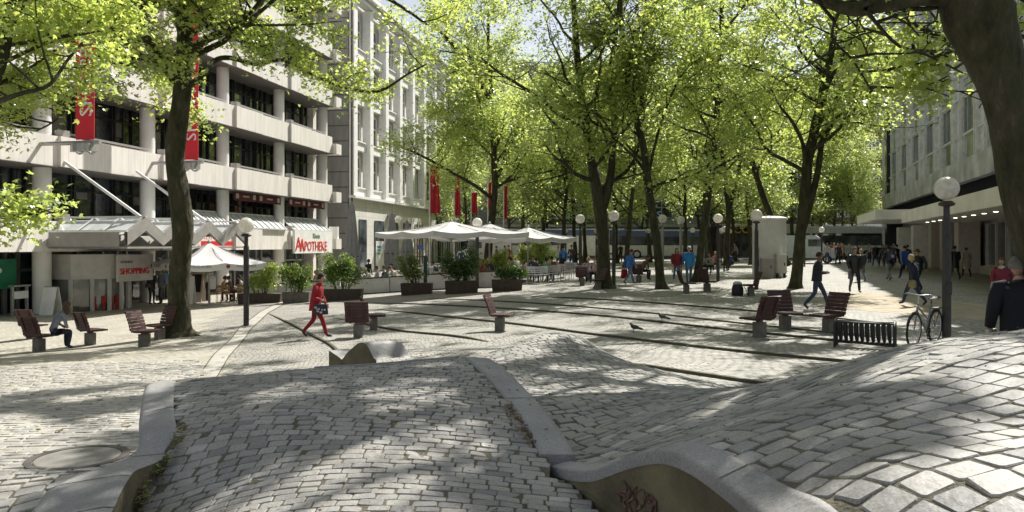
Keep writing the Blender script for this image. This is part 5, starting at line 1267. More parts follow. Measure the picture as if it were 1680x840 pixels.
planter(790, 45, 2.0, .4, 1.0, .2, 'low pale hedge plant at the back of the cafe', 2200, 50, leafm=m_leaf)
# menu post
p_ = at(698, 35.6); t = thing('menu_post', 'green post with a small frame at the cafe wall', 'post', p_)
m = MB(); m.box((0, 0, .85), (.16, .12, 1.8)); m.build('post', M('post_green', (.03, .07, .05), .5), t)
m = MB(); m.tube([(0, 0, 1.72), (-.72, 0, 1.72), (-.72, 0, .8)], .02, 6); m.build('frame', m_rail, t)
m = MB(); m.box((-.22, 0, 2.15), (.26, .03, .22)); m.build('plate', M('plate_blue', (.08, .14, .45), .4), t)
# ---- umbrellas
def mat_canvas():
    m, nt, p = new_mat('canvas_white'); N = nt.nodes; Lk = nt.links
    d = N.new('ShaderNodeBsdfDiffuse'); t = N.new('ShaderNodeBsdfTranslucent'); d.inputs[0].default_value = (.74, .74, .74, 1); t.inputs[0].default_value = (.5, .49, .47, 1)
    tc = N.new('ShaderNodeTexCoord'); nz = N.new('ShaderNodeTexNoise'); nz.inputs['Scale'].default_value = 2; Lk.new(tc.outputs['Object'], nz.inputs[0]); rp = N.new('ShaderNodeValToRGB')
    rp.color_ramp.elements[0].color = (.64, .64, .65, 1); rp.color_ramp.elements[1].color = (.8, .8, .79, 1); Lk.new(nz.outputs[0], rp.inputs[0]); Lk.new(rp.outputs[0], d.inputs[0])
    mx = N.new('ShaderNodeMixShader'); mx.inputs[0].default_value = .3; Lk.new(d.outputs[0], mx.inputs[1]); Lk.new(t.outputs[0], mx.inputs[2]); Lk.new(mx.outputs[0], N['Material Output'].inputs['Surface']); return m
m_canvas = mat_canvas(); m_upole = M('umbrella_pole', (.32, .30, .27), .5, .2)
def umbrella(u, d, half, ze, za, lab, rz, val=.22, letters=None, sub=6):
    p_ = at(u, d); t = thing('cafe_umbrella', lab, 'umbrella', p_, rz)
    zE = ze-p_.z; zA = za-p_.z
    m = MB(); m.tube([(0, 0, 0), (0, 0, zA-.05)], .045, 10); m.lathe([(.3, 0), (.3, .06), (.08, .1)], 16); m.build('pole', m_upole, t, smooth='auto')
    # canopy: 8 gores, slightly sagging between the ribs
    cor = [(half, half), (0, half), (-half, half), (-half, 0), (-half, -half), (0, -half), (half, -half), (half, 0)]; m = MB()
    for k in range(8):
        a, b = Vector((*cor[k], zE)), Vector((*cor[(k+1) % 8], zE)); ap = Vector((0, 0, zA)); V = []; fs = []
        for i in range(sub+1):
            for j in range(sub+1):
                s_ = i/sub; q = ap.lerp(a.lerp(b, j/sub), s_); q.z -= .35*math.sin(math.pi*s_)*.35 + .10*math.sin(math.pi*j/sub)*s_; V.append(q)
        for i in range(sub):
            for j in range(sub): fs.append((i*(sub+1)+j, (i+1)*(sub+1)+j, (i+1)*(sub+1)+j+1, i*(sub+1)+j+1))
        m._add(V, fs)
        e = [(a.lerp(b, j/sub)) - Vector((0, 0, .10*math.sin(math.pi*j/sub))) for j in range(sub+1)]
        for j in range(sub): m.quad(e[j], e[j+1], e[j+1]-Vector((0, 0, val)), e[j]-Vector((0, 0, val)))
    m.build('canopy', m_canvas, t, smooth=False)
    m = MB(); hub = Vector((0, 0, zE-.35))
    for c in cor:
        e = Vector((*c, zE)); ap = Vector((0, 0, zA-.08)); m.tube([ap, ap.lerp(e, .98)-Vector((0, 0, .05))], .014, 5); m.tube([hub, ap.lerp(e, .45)-Vector((0, 0, .14))], .014, 5)
    m.build('ribs', m_upole, t)
    m = MB(); m.lathe([(.07, 0), (.08, .08), (.02, .16)], 10, (0, 0, zA-.04)); m.build('finial', m_upole, t)
    if letters:
        for k in range(4):
            a = k*math.pi/2
            for q in (-.55, .5):
                off_ = Vector((q*half, -half-.012, zE-.21)); off_.rotate(Matrix.Rotation(a, 4, 'Z')); text('lettering', letters, .19, M('umb_letter', (.22, .19, .17), .6), t, off_, (R(90), 0, a), .002, 'CENTER')
                of2 = Vector((q*half-.85, -half-.012, zE-.15)); of2.rotate(Matrix.Rotation(a, 4, 'Z')); mm = MB(); mm.T = Matrix.Translation(of2)@Matrix.Rotation(a, 4, 'Z')@Matrix.Rotation(R(90), 4, 'X'); mm.lathe([(.09, -.003), (.09, .003)], 14); mm.build('badge', M('umb_badge', (.22, .03, .03), .6), t)
    return t
umbrella(740, 35, 2.55, 2.62, 3.12, 'largest open white umbrella over the cafe tables', R(38))
umbrella(803, 43, 2.3, 2.55, 3.25, 'middle open white umbrella partly behind the largest one', R(30))
umbrella(866, 41, 1.85, 2.45, 3.0, 'open white umbrella at the cafe end nearest the silver chairs', R(42))
umbrella(343, 35.5, 1.95, 1.22, 2.15, 'brilliant white beer-garden umbrella beside the mossy tree', R(42), .28, 'PAULANER')
def closed_umb(u, d, h, r, lab):
    p_ = at(u, d); t = thing('closed_umbrella', lab, 'umbrella', p_)
    m = MB(); m.tube([(0, 0, 0), (0, 0, h)], .05, 8); m.lathe([(.32, 0), (.32, .08), (.06, .12)], 14); m.build('pole', m_upole, t)
    m = MB(); V = []; fs = []; n = 32; zz = [1.0, 1.3, 1.9, 2.4, h*.75, h*.93, h*.99]; rr = [r*.75, r*.95, r, r*.85, r*.6, r*.35, .05]
    for i, (z, q) in enumerate(zip(zz, rr)):
        for k in range(n):
            a = 2*math.pi*k/n; rad = q*(1+.22*math.cos(8*a+i*.25)); V.append((rad*math.cos(a), rad*math.sin(a), z+.08*math.sin(4*a) if i == 0 else z))
    for i in range(6):
        for k in range(n): fs.append((i*n+k, i*n+(k+1) % n, (i+1)*n+(k+1) % n, (i+1)*n+k))
    m._add(V, fs); m.build('canvas', M('canvas_grey', (.34, .335, .33), .85, var=.15), t, smooth=True)
    m = MB(); m.torus((0, 0, 1.9), r*1.02, .02, 'Z', 20, 5); m.build('tie', mblk, t)
closed_umb(577, 44, 5.1, .42, 'tall closed grey umbrella at the corner of the pilaster building')
closed_umb(643, 45, 4.3, .40, 'closed grey umbrella in front of the poster windows')
closed_umb(668, 49, 3.9, .36, 'closed grey umbrella farther back beside the second poster window')
closed_umb(776, 56, 3.5, .34, 'closed pale umbrella beneath the edge of the largest open one')
# ---- flags on poles
m_flag = M('flag_red', (.55, .03, .05), .8, var=.2, scale=1.5)
def flag(u, d, vtop, vbot, wpx, lab):
    p_ = at(u-wpx*.55, d); t = thing('flag_pole', lab, 'flag', p_, R(12)); zt = EYE-(vtop-HZ)/F*d-p_.z; zb_ = EYE-(vbot-HZ)/F*d-p_.z; w = wpx/F*d
    m = MB(); m.tube([(0, 0, 0), (0, 0, zt+.5)], [.06, .035], 8); m.sphere((0, 0, zt+.55), .07, 8, 6); m.build('pole', M('white_metal', (0, 0, 0)), t)
    V = []; fs = []; nx, nzz = 8, 10
    for i in range(nzz+1):
        for j in range(nx+1): V.append((.06+w*j/nx*(1-.12*math.sin(i*.5)), .13*math.sin(j*1.3+i*.35)*j/nx, zt-(zt-zb_)*i/nzz))
    for i in range(nzz):
        for j in range(nx): fs.append((i*(nx+1)+j, i*(nx+1)+j+1, (i+1)*(nx+1)+j+1, (i+1)*(nx+1)+j))
    m = MB(); m._add(V, fs); m.build('cloth', m_flag, t, smooth=True)
for a in ((713, 55, 273, 350, 15, 'red flag hanging furthest forward, broad and crumpled before the pilaster building'), (750, 60, 286, 354, 9, 'red flag second along the row, narrow beside the building end'),
          (778, 64, 316, 350, 9, 'short red flag left of the spreading tree trunk'), (803, 68, 300, 345, 5, 'slim red flag tight against the spreading tree trunk'), (829, 66, 305, 360, 5, 'slim red flag right of the spreading tree trunk')):
    flag(*a)
# ---- cafe tables and chairs
m_sil = M('silver_tube', (.5, .5, .5), .35, .6); m_wick = M('wicker', (.36, .22, .10), .7, var=.3, scale=30)
def cafe_chair(name, mt, ms, cat='chair', grp=None):
    t = thing(name, 'x', cat, group=grp)
    m = MB(); m.box((0, 0, .45), (.42, .42, .025)); m.build('seat', ms, t)
    m = MB()
    for s_ in (-.2, .2): m.tube([(-.2, s_, .45), (-.25, s_, .86)], .013, 5)
    m.build('back_frame', mt, t); m = MB()
    for z in (.58, .68, .78, .84): m.bar((-.20-.012*((z-.45)/.1), -.2, z), (-.20-.012*((z-.45)/.1), .2, z), .015, .07)
    m.build('backrest', ms, t)
    for sx_ in (-.2, .2):
        for sy in (-.2, .2): m = MB(); m.tube([(sx_, sy, .45), (sx_*1.1, sy*1.1, 0)], .013, 5, cap=False); m.build('leg', mt, t)
    return t
sil = cafe_chair('cafe_chair', m_sil, m_sil, grp='silver chairs of the cafe'); wic = cafe_chair('cafe_chair', m_wick, m_wick, grp='wicker chairs under the beer umbrella')
def table(u, d, lab, proto=[None], r=.38):
    p_ = at(u, d)
    if proto[0] is None:
        t = thing('cafe_table', lab, 'table', p_, 0, 'small round cafe tables'); m = MB(); m.lathe([(r, .70), (r, .735)], 20); m.build('table_top', M('table_grey', (.42, .40, .37), .4), t, smooth='auto')
        m = MB(); m.tube([(0, 0, .04), (0, 0, .70)], .03, 8); m.lathe([(.24, 0), (.2, .03), (.03, .06)], 14); m.build('base', mi, t, smooth='auto'); proto[0] = t; return
    dup(proto[0], p_, 0, lab)
fs_ = True
for i, (u, d, rz, lab) in enumerate([(872, 38.5, 80, 'nearest the terrace corner'), (882, 38, 100, 'behind the man in dark clothes'), (893, 38.2, 85, 'turned to the wooden table'), (905, 38.8, 110, 'with the green-clad sitter'),
        (913, 39, 90, 'with the blond child'), (924, 40, 70, 'half turned in the sun'), (933, 40.5, 100, 'by the standing man with glasses'), (942, 41.5, 75, 'at the open end of the terrace'), (930, 43.5, 250, 'facing back toward the tram'), (862, 42, 260, 'across the wooden table')]):
    p_ = at(u, d); lab = 'silver cafe chair '+lab
    if i == 0: sil.location = p_; sil.rotation_euler.z = R(rz); sil['label'] = lab
    else: dup(sil, p_, R(rz), lab)
for i, (u, d, rz, lab) in enumerate([(373, 36.5, 85, 'with tan back nearest the waiter'), (398, 36.8, 95, 'with tan back just left of the court lamp post'), (356, 37.2, 150, 'beside the waiter and table'), (415, 38.0, 200, 'right of the court lamp post by the hedge')]):
    p_ = at(u, d); lab = 'wicker chair '+lab
    if i == 0: wic.location = p_; wic.rotation_euler.z = R(rz); wic['label'] = lab
    else: dup(wic, p_, R(rz), lab)
for u, d, lab in ((385, 38.2, 'round table under the beer umbrella between wicker chairs'), (856, 40, 'round table beside the girl in pink'), (900, 40.5, 'round table in the row of silver chairs'), (655, 41, 'round table beside the man in beige behind the white screen'),
                  (600, 41.5, 'round table behind the tall laurel bush'), (530, 41, 'round table behind the woman in red'), (470, 41.5, 'round table near the white-haired sitter'), (720, 42, 'round table under the largest umbrella'), (925, 42.5, 'round table at the open end of the terrace')):
    table(u, d, lab)
# ---- boards by the entrance
def aboard(u, d, w, h, lab, rz, mt, kids=None):
    p_ = at(u, d); t = thing('a_board', lab, 'board', p_, rz)
    for s_ in (-1, 1):
        m = MB(); m.T = Matrix.Translation((0, s_*.17, h/2))@Matrix.Rotation(R(s_*12), 4, 'X'); m.box((0, 0, 0), (w, .03, h)); m.build('panel', mt, t)
    m = MB(); m.bar((-w/2, 0, h+.0), (w/2, 0, h+.0), .04, .04); m.build('hinge', m_sil, t)
    return t
aboard(84, 31.3, .62, 1.15, 'white folding board standing by the first round column', R(-10), M('board_white', (0, 0, 0)))
aboard(311, 37, .45, 1.35, 'white upright board right of the mossy tree trunk', R(5), M('board_white', (0, 0, 0)))
t = aboard(325, 38.5, .62, 1.75, 'menu board with dark chalk panel and red strip beside the waiter', R(0), M('board_cream', (.6, .5, .45), .6))
m = MB(); m.T = Matrix.Translation((0, -.19, .95))@Matrix.Rotation(R(-12), 4, 'X'); m.box((0, -.03, 0), (.48, .02, .9)); m.build('chalk_panel', M('chalk', (.02, .02, .02), .8), t)
m = MB(); m.T = Matrix.Translation((0, -.10, 1.55))@Matrix.Rotation(R(-12), 4, 'X'); m.box((0, -.03, 0), (.6, .02, .08)); m.build('red_strip', m_red, t)
p_ = at(32, 31); t = thing('stall_rack', 'light framed rack in front of the green-signed shop', 'rack', p_, R(78))
m = MB()
for x in (-.35, .35): m.box((x, 0, .6), (.09, .09, 1.25))
m.box((0, 0, 1.22), (.8, .3, .06)); m.build('frame', m_lframe, t); m = MB(); m.box((0, 0, .85), (.62, .25, .3)); m.build('bin', M('board_white', (0, 0, 0)), t)
# ---- vehicles in the street
def bus(u, d, L_, h, lab, body, band, cat='bus', rz=0):
    p_ = at(u, d); t = thing('city_bus', lab, cat, p_, rz)
    m = MB(); m.box((0, 0, .85), (L_, 2.5, 1.1)); m.build('body', body, t)
    m = MB(); m.box((0, 0, 1.92), (L_*.996, 2.46, 1.05)); w = m.build('windows', m_glass2, t)
    m = MB()
    for k in range(int(L_/1.5)+1): m.box((-L_/2+.1+k*(L_-.2)/int(L_/1.5), 0, 1.92), (.1, 2.49, 1.06))
    m.build('pillars', M('bus_dark', (.03, .03, .035), .4), t)
    m = MB(); m.box((0, 0, h-.35), (L_, 2.5, .62)); m.build('roof', body if band is None else band, t)
    m = MB(); m.box((0, 0, h+.02), (L_*.97, 2.2, .14)); m.build('roof_deck', M('bus_white', (.7, .7, .7), .4), t)
    for x in (-L_*.36, L_*.34):
        for y in (-1.15, 1.15):
            m = MB(); m.T = Matrix.Translation((x, y, .45))@Matrix.Rotation(R(90), 4, 'X'); m.lathe([(.30, -.15), (.48, -.13), (.48, .13), (.30, .15)], 20); wh = m.build('wheel', mty, t, smooth='auto')
            m = MB(); m.T = Matrix.Translation((x, y, .45))@Matrix.Rotation(R(90), 4, 'X'); m.lathe([(.27, -.16), (.29, .16)], 16); m.build('rim', mrim, wh, smooth='auto')
    return t
mw = M('bus_white', (.7, .7, .7), .4); mbl = M('bus_blue', (.09, .12, .24), .4)
bus(905, 83, 16, 3.1, 'white and blue city bus parked behind the cafe umbrellas and slim trunks', mw, mbl)
bus(1085, 83, 8, 3.0, 'shorter white bus with blue band seen between the tree trunks', mw, mbl)
bus(1352, 82, 12, 3.35, 'grey-white articulated bus behind the crowd and the van', mw, None)
bus(1424, 83, 4.6, 3.1, 'dark ribbed rear section of the articulated bus near the store corner', M('bus_rear', (.13, .14, .15), .5), M('bus_rear', (0, 0, 0)))
def van(u, d, rz, lab, col):
    p_ = at(u, d); t = thing('delivery_van', lab, 'van', p_, rz); L_ = 5.2
    prof = [(-2.6, .45), (2.45, .45), (2.6, .75), (2.55, 1.15), (1.75, 1.35), (1.05, 2.25), (.8, 2.4), (-2.5, 2.4), (-2.6, 2.2)]
    m = MB(); n = len(prof); V = [(x, -.95, z) for x, z in prof]+[(x, .95, z) for x, z in prof]; fs = [tuple(range(n)), tuple(range(2*n-1, n-1, -1))]+[(i, i+n, (i+1) % n+n, (i+1) % n) for i in range(n)]
    m._add(V, fs); m.build('body', col, t)
    m = MB(); m.quad((1.72, -.85, 1.40), (1.72, .85, 1.40), (1.10, .85, 2.20), (1.10, -.85, 2.20)); m.T = Matrix.Translation((.03, 0, .02)); m.quad((1.72, -.85, 1.40), (1.72, .85, 1.40), (1.10, .85, 2.20), (1.10, -.85, 2.20)); m.build('windscreen', m_glass2, t)
    for s_ in (-1, 1):
        m = MB(); m.box((.75, s_*.955, 1.75), (1.0, .02, .6)); m.build('side_window', m_glass2, t)
        m = MB(); m.box((2.56, s_*.7, .95), (.1, .3, .2)); m.build('headlight', M('lamp_lens', (.7, .7, .7), .1), t)
        for x in (-1.7, 1.75):
            m = MB(); m.T = Matrix.Translation((x, s_*.88, .36))@Matrix.Rotation(R(90), 4, 'X'); m.lathe([(.22, -.1), (.36, -.09), (.36, .09), (.22, .1)], 18); wh = m.build('wheel', mty, t, smooth='auto')
            m = MB(); m.T = Matrix.Translation((x, s_*.88, .36))@Matrix.Rotation(R(90), 4, 'X'); m.lathe([(.2, -.105), (.21, .105)], 14); m.build('rim', mrim, wh, smooth='auto')
    m = MB(); m.box((2.6, 0, .55), (.12, 1.8, .25)); m.build('bumper', mblk, t)
van(1322, 66, R(-25), 'pale blue-white delivery van parked behind the twin-stemmed tree', M('van_white', (.62, .68, .74), .3))
van(795, 74, R(180), 'white van parked under the cafe umbrellas far behind', M('van_white2', (.7, .7, .72), .3))
van(972, 76, R(0), 'white panel van half hidden between tree trunks near the tram', M('van_white2', (0, 0, 0)))
# ------------------------------------------------------------------ people
def pose(kind, ph=1, lean=0.0):
    """joints for a 1.75 m figure facing +x, its left side is +y"""
    J = {}; s = ph
    if kind == 'walk':
        J.update(pel=(0, 0, .93), spi=(.01, 0, 1.10), che=(.03+lean*.3, 0, 1.32), nec=(.05+lean*.5, 0, 1.47), hed=(.07+lean*.7, 0, 1.545))
        J['hipF'] = (.02, .095*s, .90); J['kneF'] = (.22, .10*s, .52); J['ankF'] = (.34, .10*s, .11); J['toeF'] = (.50, .11*s, .07)
        J['hipR'] = (-.02, -.095*s, .90); J['kneR'] = (-.06, -.10*s, .50); J['ankR'] = (-.36, -.10*s, .17); J['toeR'] = (-.24, -.11*s, .04)
        J['shF'] = (.03+lean*.4, -.19*s, 1.41); J['elF'] = (.08+lean*.3, -.25*s, 1.14); J['wrF'] = (.24, -.22*s, .93)
        J['shR'] = (.02+lean*.4, .19*s, 1.41); J['elR'] = (-.10+lean*.3, .25*s, 1.15); J['wrR'] = (-.10, .26*s, .90)
    elif kind in ('stand', 'hold', 'phone', 'armup'):
        J.update(pel=(0, 0, .93), spi=(0, 0, 1.10), che=(.01, 0, 1.32), nec=(.02, 0, 1.47), hed=(.035, 0, 1.545))
        J['hipF'] = (0, .095, .90); J['kneF'] = (.03, .11, .50); J['ankF'] = (.0, .13, .09); J['toeF'] = (.15, .15, .04)
        J['hipR'] = (0, -.095, .90); J['kneR'] = (.02, -.10, .50); J['ankR'] = (-.02, -.11, .09); J['toeR'] = (.13, -.13, .04)
        J['shF'] = (0, .19, 1.41); J['elF'] = (-.03, .25, 1.14); J['wrF'] = (.05, .26, .90); J['shR'] = (0, -.19, 1.41); J['elR'] = (-.03, -.25, 1.14); J['wrR'] = (.05, -.26, .90)
        if kind == 'hold': J['wrF'] = (.26, .07, 1.12); J['wrR'] = (.26, -.07, 1.12); J['elF'] = (.0, .25, 1.13); J['elR'] = (.0, -.25, 1.13)
        if kind == 'phone': J['elR'] = (.14, -.25, 1.22); J['wrR'] = (.16, -.13, 1.46)
        if kind == 'armup': J['elR'] = (.20, -.25, 1.45); J['wrR'] = (.16, -.12, 1.68)
    elif kind == 'walkhold':
        J = pose('walk', ph, lean); J['elF'] = (.02, -.25*s, 1.13); J['wrF'] = (.26, -.08*s, 1.13); J['elR'] = (.02, .25*s, 1.13); J['wrR'] = (.26, .08*s, 1.13); return J
    elif kind == 'walkbag':
        J = pose('walk', ph, lean); J['elR'] = (.0, .25*s, 1.12); J['wrR'] = (.20, .20*s, 1.05); return J
    elif kind in ('sit', 'sitlean'):
        l = .16 if kind == 'sitlean' else .02
        J.update(pel=(0, 0, .50), spi=(.0+l*.3, 0, .68), che=(.02+l, 0, .90), nec=(.05+l*1.5, 0, 1.05), hed=(.08+l*1.8, 0, 1.12))
        J['hipF'] = (.03, .10, .50); J['kneF'] = (.43, .13, .52); J['ankF'] = (.42, .13, .10); J['toeF'] = (.57, .14, .05)
        J['hipR'] = (.03, -.10, .50); J['kneR'] = (.43, -.12, .52); J['ankR'] = (.36, -.12, .10); J['toeR'] = (.50, -.13, .05)
        J['shF'] = (.02+l*1.3, .19, .99); J['elF'] = (.08+l, .25, .74); J['wrF'] = (.32, .14, .66); J['shR'] = (.02+l*1.3, -.19, .99); J['elR'] = (.08+l, -.25, .74); J['wrR'] = (.32, -.14, .66)
    return J
BONES = [('pel', 'spi', 1), ('spi', 'che', 1), ('che', 'nec', 1), ('nec', 'hed', 0),
         ('che', 'shF', 1), ('shF', 'elF', 1), ('elF', 'wrF', 1), ('che', 'shR', 1), ('shR', 'elR', 1), ('elR', 'wrR', 1),
         ('pel', 'hipF', 2), ('hipF', 'kneF', 2), ('kneF', 'ankF', 2), ('ankF', 'toeF', 3), ('pel', 'hipR', 2), ('hipR', 'kneR', 2), ('kneR', 'ankR', 2), ('ankR', 'toeR', 3)]
RAD = dict(pel=(.135, .12), spi=(.125, .105), che=(.15, .11), nec=(.058, .058), hed=(.05, .05), sh=(.065, .065), el=(.047, .047), wr=(.032, .032), hip=(.095, .095), kne=(.068, .068), ank=(.048, .048), toe=(.036, .036))
_pc = {}
def body_mesh(kind, ph, lean):
    key = (kind, ph, lean)
    if key in _pc: return _pc[key]
    J = pose(kind, ph, lean); names = list(J); idx = {n: i for i, n in enumerate(names)}
    me = bpy.data.meshes.new('body'); me.from_pydata([J[n] for n in names], [(idx[a], idx[b]) for a, b, _ in BONES], [])
    o = bpy.data.objects.new('tmp_body', me); COL.objects.link(o)
    sm = o.modifiers.new('s', 'SKIN'); sm.use_smooth_shade = True; sm.branch_smoothing = .4
    if not me.skin_vertices: 
        bpy.context.view_layer.objects.active = o
    for i, n in enumerate(names):
        k = n if n in RAD else n[:-1]; me.skin_vertices[0].data[i].radius = RAD[k]; me.skin_vertices[0].data[i].use_root = (n == 'pel')
    o.modifiers.new('d', 'SUBSURF').levels = 2
    dg = bpy.context.evaluated_depsgraph_get(); m2 = bpy.data.meshes.new_from_object(o.evaluated_get(dg)); bpy.data.objects.remove(o)
    V = [v.co.copy() for v in m2.vertices]; Fs = [tuple(p.vertices) for p in m2.polygons]; mat_i = []
    segs = [(Vector(J[a]), Vector(J[b]), mt) for a, b, mt in BONES]
    for f in Fs:
        c = sum((V[i] for i in f), Vector())/len(f); best = None
        for a, b, mt in segs:
            ab = b-a; t = max(0, min(1, (c-a).dot(ab)/ab.length_squared)); dd = (c-(a+ab*t)).length
            if best is None or dd < best[0]: best = (dd, mt)
        mat_i.append(best[1])
    m = MB()
    for mt in range(4):
        pass
    m.v = [tuple(v) for v in V]; m.f = [list(f) for f in Fs]; m.m = mat_i; m.uv = [None]*len(Fs)
    # head: skull, jaw, nose, ears, eyes, mouth
    hc = Vector(J['hed'])+Vector((.015, 0, .10)); m.cur = 0
    n1, n2 = 18, 14; vs_ = []; fs = []
    for i in range(n2+1):
        th = math.pi*i/n2; z = math.cos(th)*.118; r = math.sin(th)
        for k in range(n1):
            a = 2*math.pi*k/n1; x = math.cos(a)*r*.098; y = math.sin(a)*r*.078
            if z < 0: x = x*(1+z*1.2)+.012*min(1, -z/.1); y *= (1+z*2.4)
            if math.cos(a) > .93 and -.045 < z < .01: x += .022*(1-abs(z+.025)/.035 if abs(z+.025) < .035 else 0)
            if math.cos(a) > .8 and .0 < z < .035 and k not in (0,): x -= .008
            vs_.append((hc.x+x, hc.y+y, hc.z+z))
    for i in range(n2):
        for k in range(n1): fs.append((i*n1+k, (i+1)*n1+k, (i+1)*n1+(k+1) % n1, i*n1+(k+1) % n1))
    m._add(vs_, fs)
    for s_ in (-1, 1):
        m.cur = 0; m.sphere((hc.x-.008, hc.y+s_*.080, hc.z-.005), .02, 8, 6, (1, .5, 1.4)); m.cur = 3; m.sphere((hc.x+.086, hc.y+s_*.030, hc.z+.012), .009, 6, 4)
    m.cur = 4; m.box((hc.x+.083, hc.y, hc.z-.058), (.02, .045, .008))
    # hands
    m.cur = 0
    for sd_ in ('F', 'R'):
        w = Vector(J['wr'+sd_]); d = (w-Vector(J['el'+sd_])).normalized(); side = Vector((0, 1, 0)) if abs(d.y) < .8 else Vector((1, 0, 0)); u = d.cross(side).normalized(); v = u.cross(d).normalized()
        p0 = w-d*.01; m.tube([p0, w+d*.04, w+d*.085], [.028, .038, .034], 8)
        sg = 1 if w.y < 0 else -1
        for k, ln in enumerate((.066, .075, .07, .054)):
            b = w+d*.08+u*(.026-.0175*k); m.tube([b, b+d*ln*.5+v*sg*.006, b+d*ln*.85+v*sg*.028], [.0095, .009, .007], 5)
        m.tube([w+d*.02+u*.03, w+d*.055+u*.05+v*sg*.012, w+d*.085+u*.052+v*sg*.03], [.011, .010, .008], 5)
    _pc[key] = (m, J, hc); return _pc[key]
_sk = {}
def cmat(c, rough=.85, cloth=True):
    k = tuple(round(q, 3) for q in c)
    return M('cloth_%02x%02x%02x' % tuple(int(max(0, min(1, q))*255) for q in k), c, rough, var=.3, scale=7, bump=.8 if cloth else 0, bscale=9)
SKIN = (.45, .27, .19)
HAIR = dict(ash=(.16, .15, .14), dark=(.02, .015, .012), brown=(.09, .05, .03), blond=(.42, .30, .15), grey=(.35, .34, .33), red=(.16, .04, .02), white=(.6, .58, .55))
def person(label, p_, deg, kind='stand', top=(.1, .1, .1), legs=(.03, .03, .04), shoes=(.02, .02, .02), hair='dark', style='short', ph=1, lean=0., h=1.75, coat=None, skin=SKIN, bag=None, group=None, collar=None):
    m, J, hc = body_mesh(kind, ph, lean); t = thing('person', label, 'person', p_, R(deg), group); t.scale = (h/1.75,)*3
    m.build('body', [cmat(skin, .6, False), cmat(top), cmat(legs), cmat(shoes, .4, False), cmat((.25, .06, .05), .6, False)], t, smooth=True)
    # hair
    mh = MB(); n1 = 16; vs_ = []; fs = []; low = {'short': -.035, 'bob': -.10, 'long': -.26, 'bald': .055, 'bun': -.01}[style]
    for i in range(9):
        for k in range(n1):
            a = 2*math.pi*k/n1; front = max(0, math.cos(a)); zl = low*(1-front**.5)+.055*front**.5 if style != 'bald' else .05*front-.03*(1-front)
            th = i/8; z = .132*(1-th)+zl*th; q = max(0, min(1, z/.13)); r = math.sqrt(max(.0, 1-q*q)) if z > 0 else 1.0-(.25*z if style != 'short' else -z*.5)
            r = max(r, .02); x = math.cos(a)*r*.110-.004; y = math.sin(a)*r*.092
            wob = 1+.03*math.sin(7*a+i); vs_.append((hc.x+x*wob, hc.y+y*wob, hc.z+z))
    for i in range(8):
        for k in range(n1): fs.append((i*n1+k, (i+1)*n1+k, (i+1)*n1+(k+1) % n1, i*n1+(k+1) % n1))
    mh._add(vs_, fs)
    if style == 'bun': mh.sphere((hc.x-.10, 0, hc.z+.06), .05, 10, 8)
    mh.build('hair', cmat(HAIR[hair], .85), t, smooth=True)
    pel = Vector(J['pel']); che = Vector(J['che']); nec = Vector(J['nec'])
    if coat:
        col, hem = coat; mc = MB(); N = 20; vs_ = []; fs = []; rows = []
        zt = nec.z-.01; zs = [zt, zt-.05, zt-.12, zt-.30, pel.z+.08, pel.z-.06] + ([hem*.5+(pel.z-.06)*.5, hem] if hem < pel.z-.1 else [])
        for j, z in enumerate(zs):
            f = (z-pel.z)/(nec.z-pel.z) if z > pel.z else 0; cx_ = pel.x+(nec.x-pel.x)*max(0, f)
            rx, ry = [(.075, .085), (.105, .16), (.14, .215), (.145, .195), (.145, .185), (.155, .185), (.16, .185), (.175, .195)][j]
            for k in range(N):
                a = 2*math.pi*k/N; w_ = 1+.025*math.sin(5*a+j) if j > 3 else 1; vs_.append((cx_+rx*math.cos(a)*w_, pel.y+ry*math.sin(a)*w_, z))
        for j in range(len(zs)-1):
            for k in range(N): fs.append((j*N+k, (j+1)*N+k, (j+1)*N+(k+1) % N, j*N+(k+1) % N))
        mc._add(vs_, fs)
        for sd_ in 'FR':
            sh, el, wr = (Vector(J[q+sd_]) for q in ('sh', 'el', 'wr')); mc.tube([sh.lerp(Vector((sh.x, 0, sh.z)), .35)+Vector((0, 0, .015)), sh+Vector((0, 0, .0)), sh.lerp(el, .5), el, el.lerp(wr, .5), wr.lerp(el, .06)], [.06, .078, .070, .062, .055, .048], 10)
        mc.build('jacket', cmat(col), t, smooth=True)
    if collar:
        mk = MB(); mk.lathe([(.10, -.05), (.088, .0), (.075, .035)], 14, (nec.x, nec.y, nec.z)); mk.build('scarf', cmat(collar), t, smooth=True)
    return t
def held(name, label, cat, kind, root, J_key, w, h, d, col, pattern=None, drop=.1, group=None, col2=None):
    """bag hanging from a person's hand: stays a thing of its own"""
    J = _pc[kind][1]; W = root.matrix_basis @ Vector(J[J_key]); rz = root.rotation_euler.z
    t = thing(name, label, cat, (W.x, W.y, W.z-drop-h), rz, group)
    m = MB(); m.lathe([(.5, 0), (.54, .1), (.5, .7), (.42, 1.0)], 12, a0=R(15)); m.v = [(x*w, y*d, z*h) for x, y, z in m.v]; m.build('bag_body', cmat(col, .6), t, smooth='auto')
    m = MB(); m.tube([(-w*.3, 0, h*.95), (-w*.15, 0, h+drop*.9), (w*.15, 0, h+drop*.9), (w*.3, 0, h*.95)], .009, 5); m.build('strap', cmat(col, .6), t)
    if pattern:
        m = MB(); rg_ = random.Random(3)
        for k in range(7): m.box((rg_.uniform(-.3, .3)*w, -d*.53, rg_.uniform(.2, .8)*h), (.06, .012, .04), 0)
        m.build('pattern', cmat(pattern), t)
    return t
def atp(u, pxh, h): return at(u, F*h/pxh)
JE = (.04, .07, .14); DK = (.012, .012, .015); NV = (.015, .02, .04)
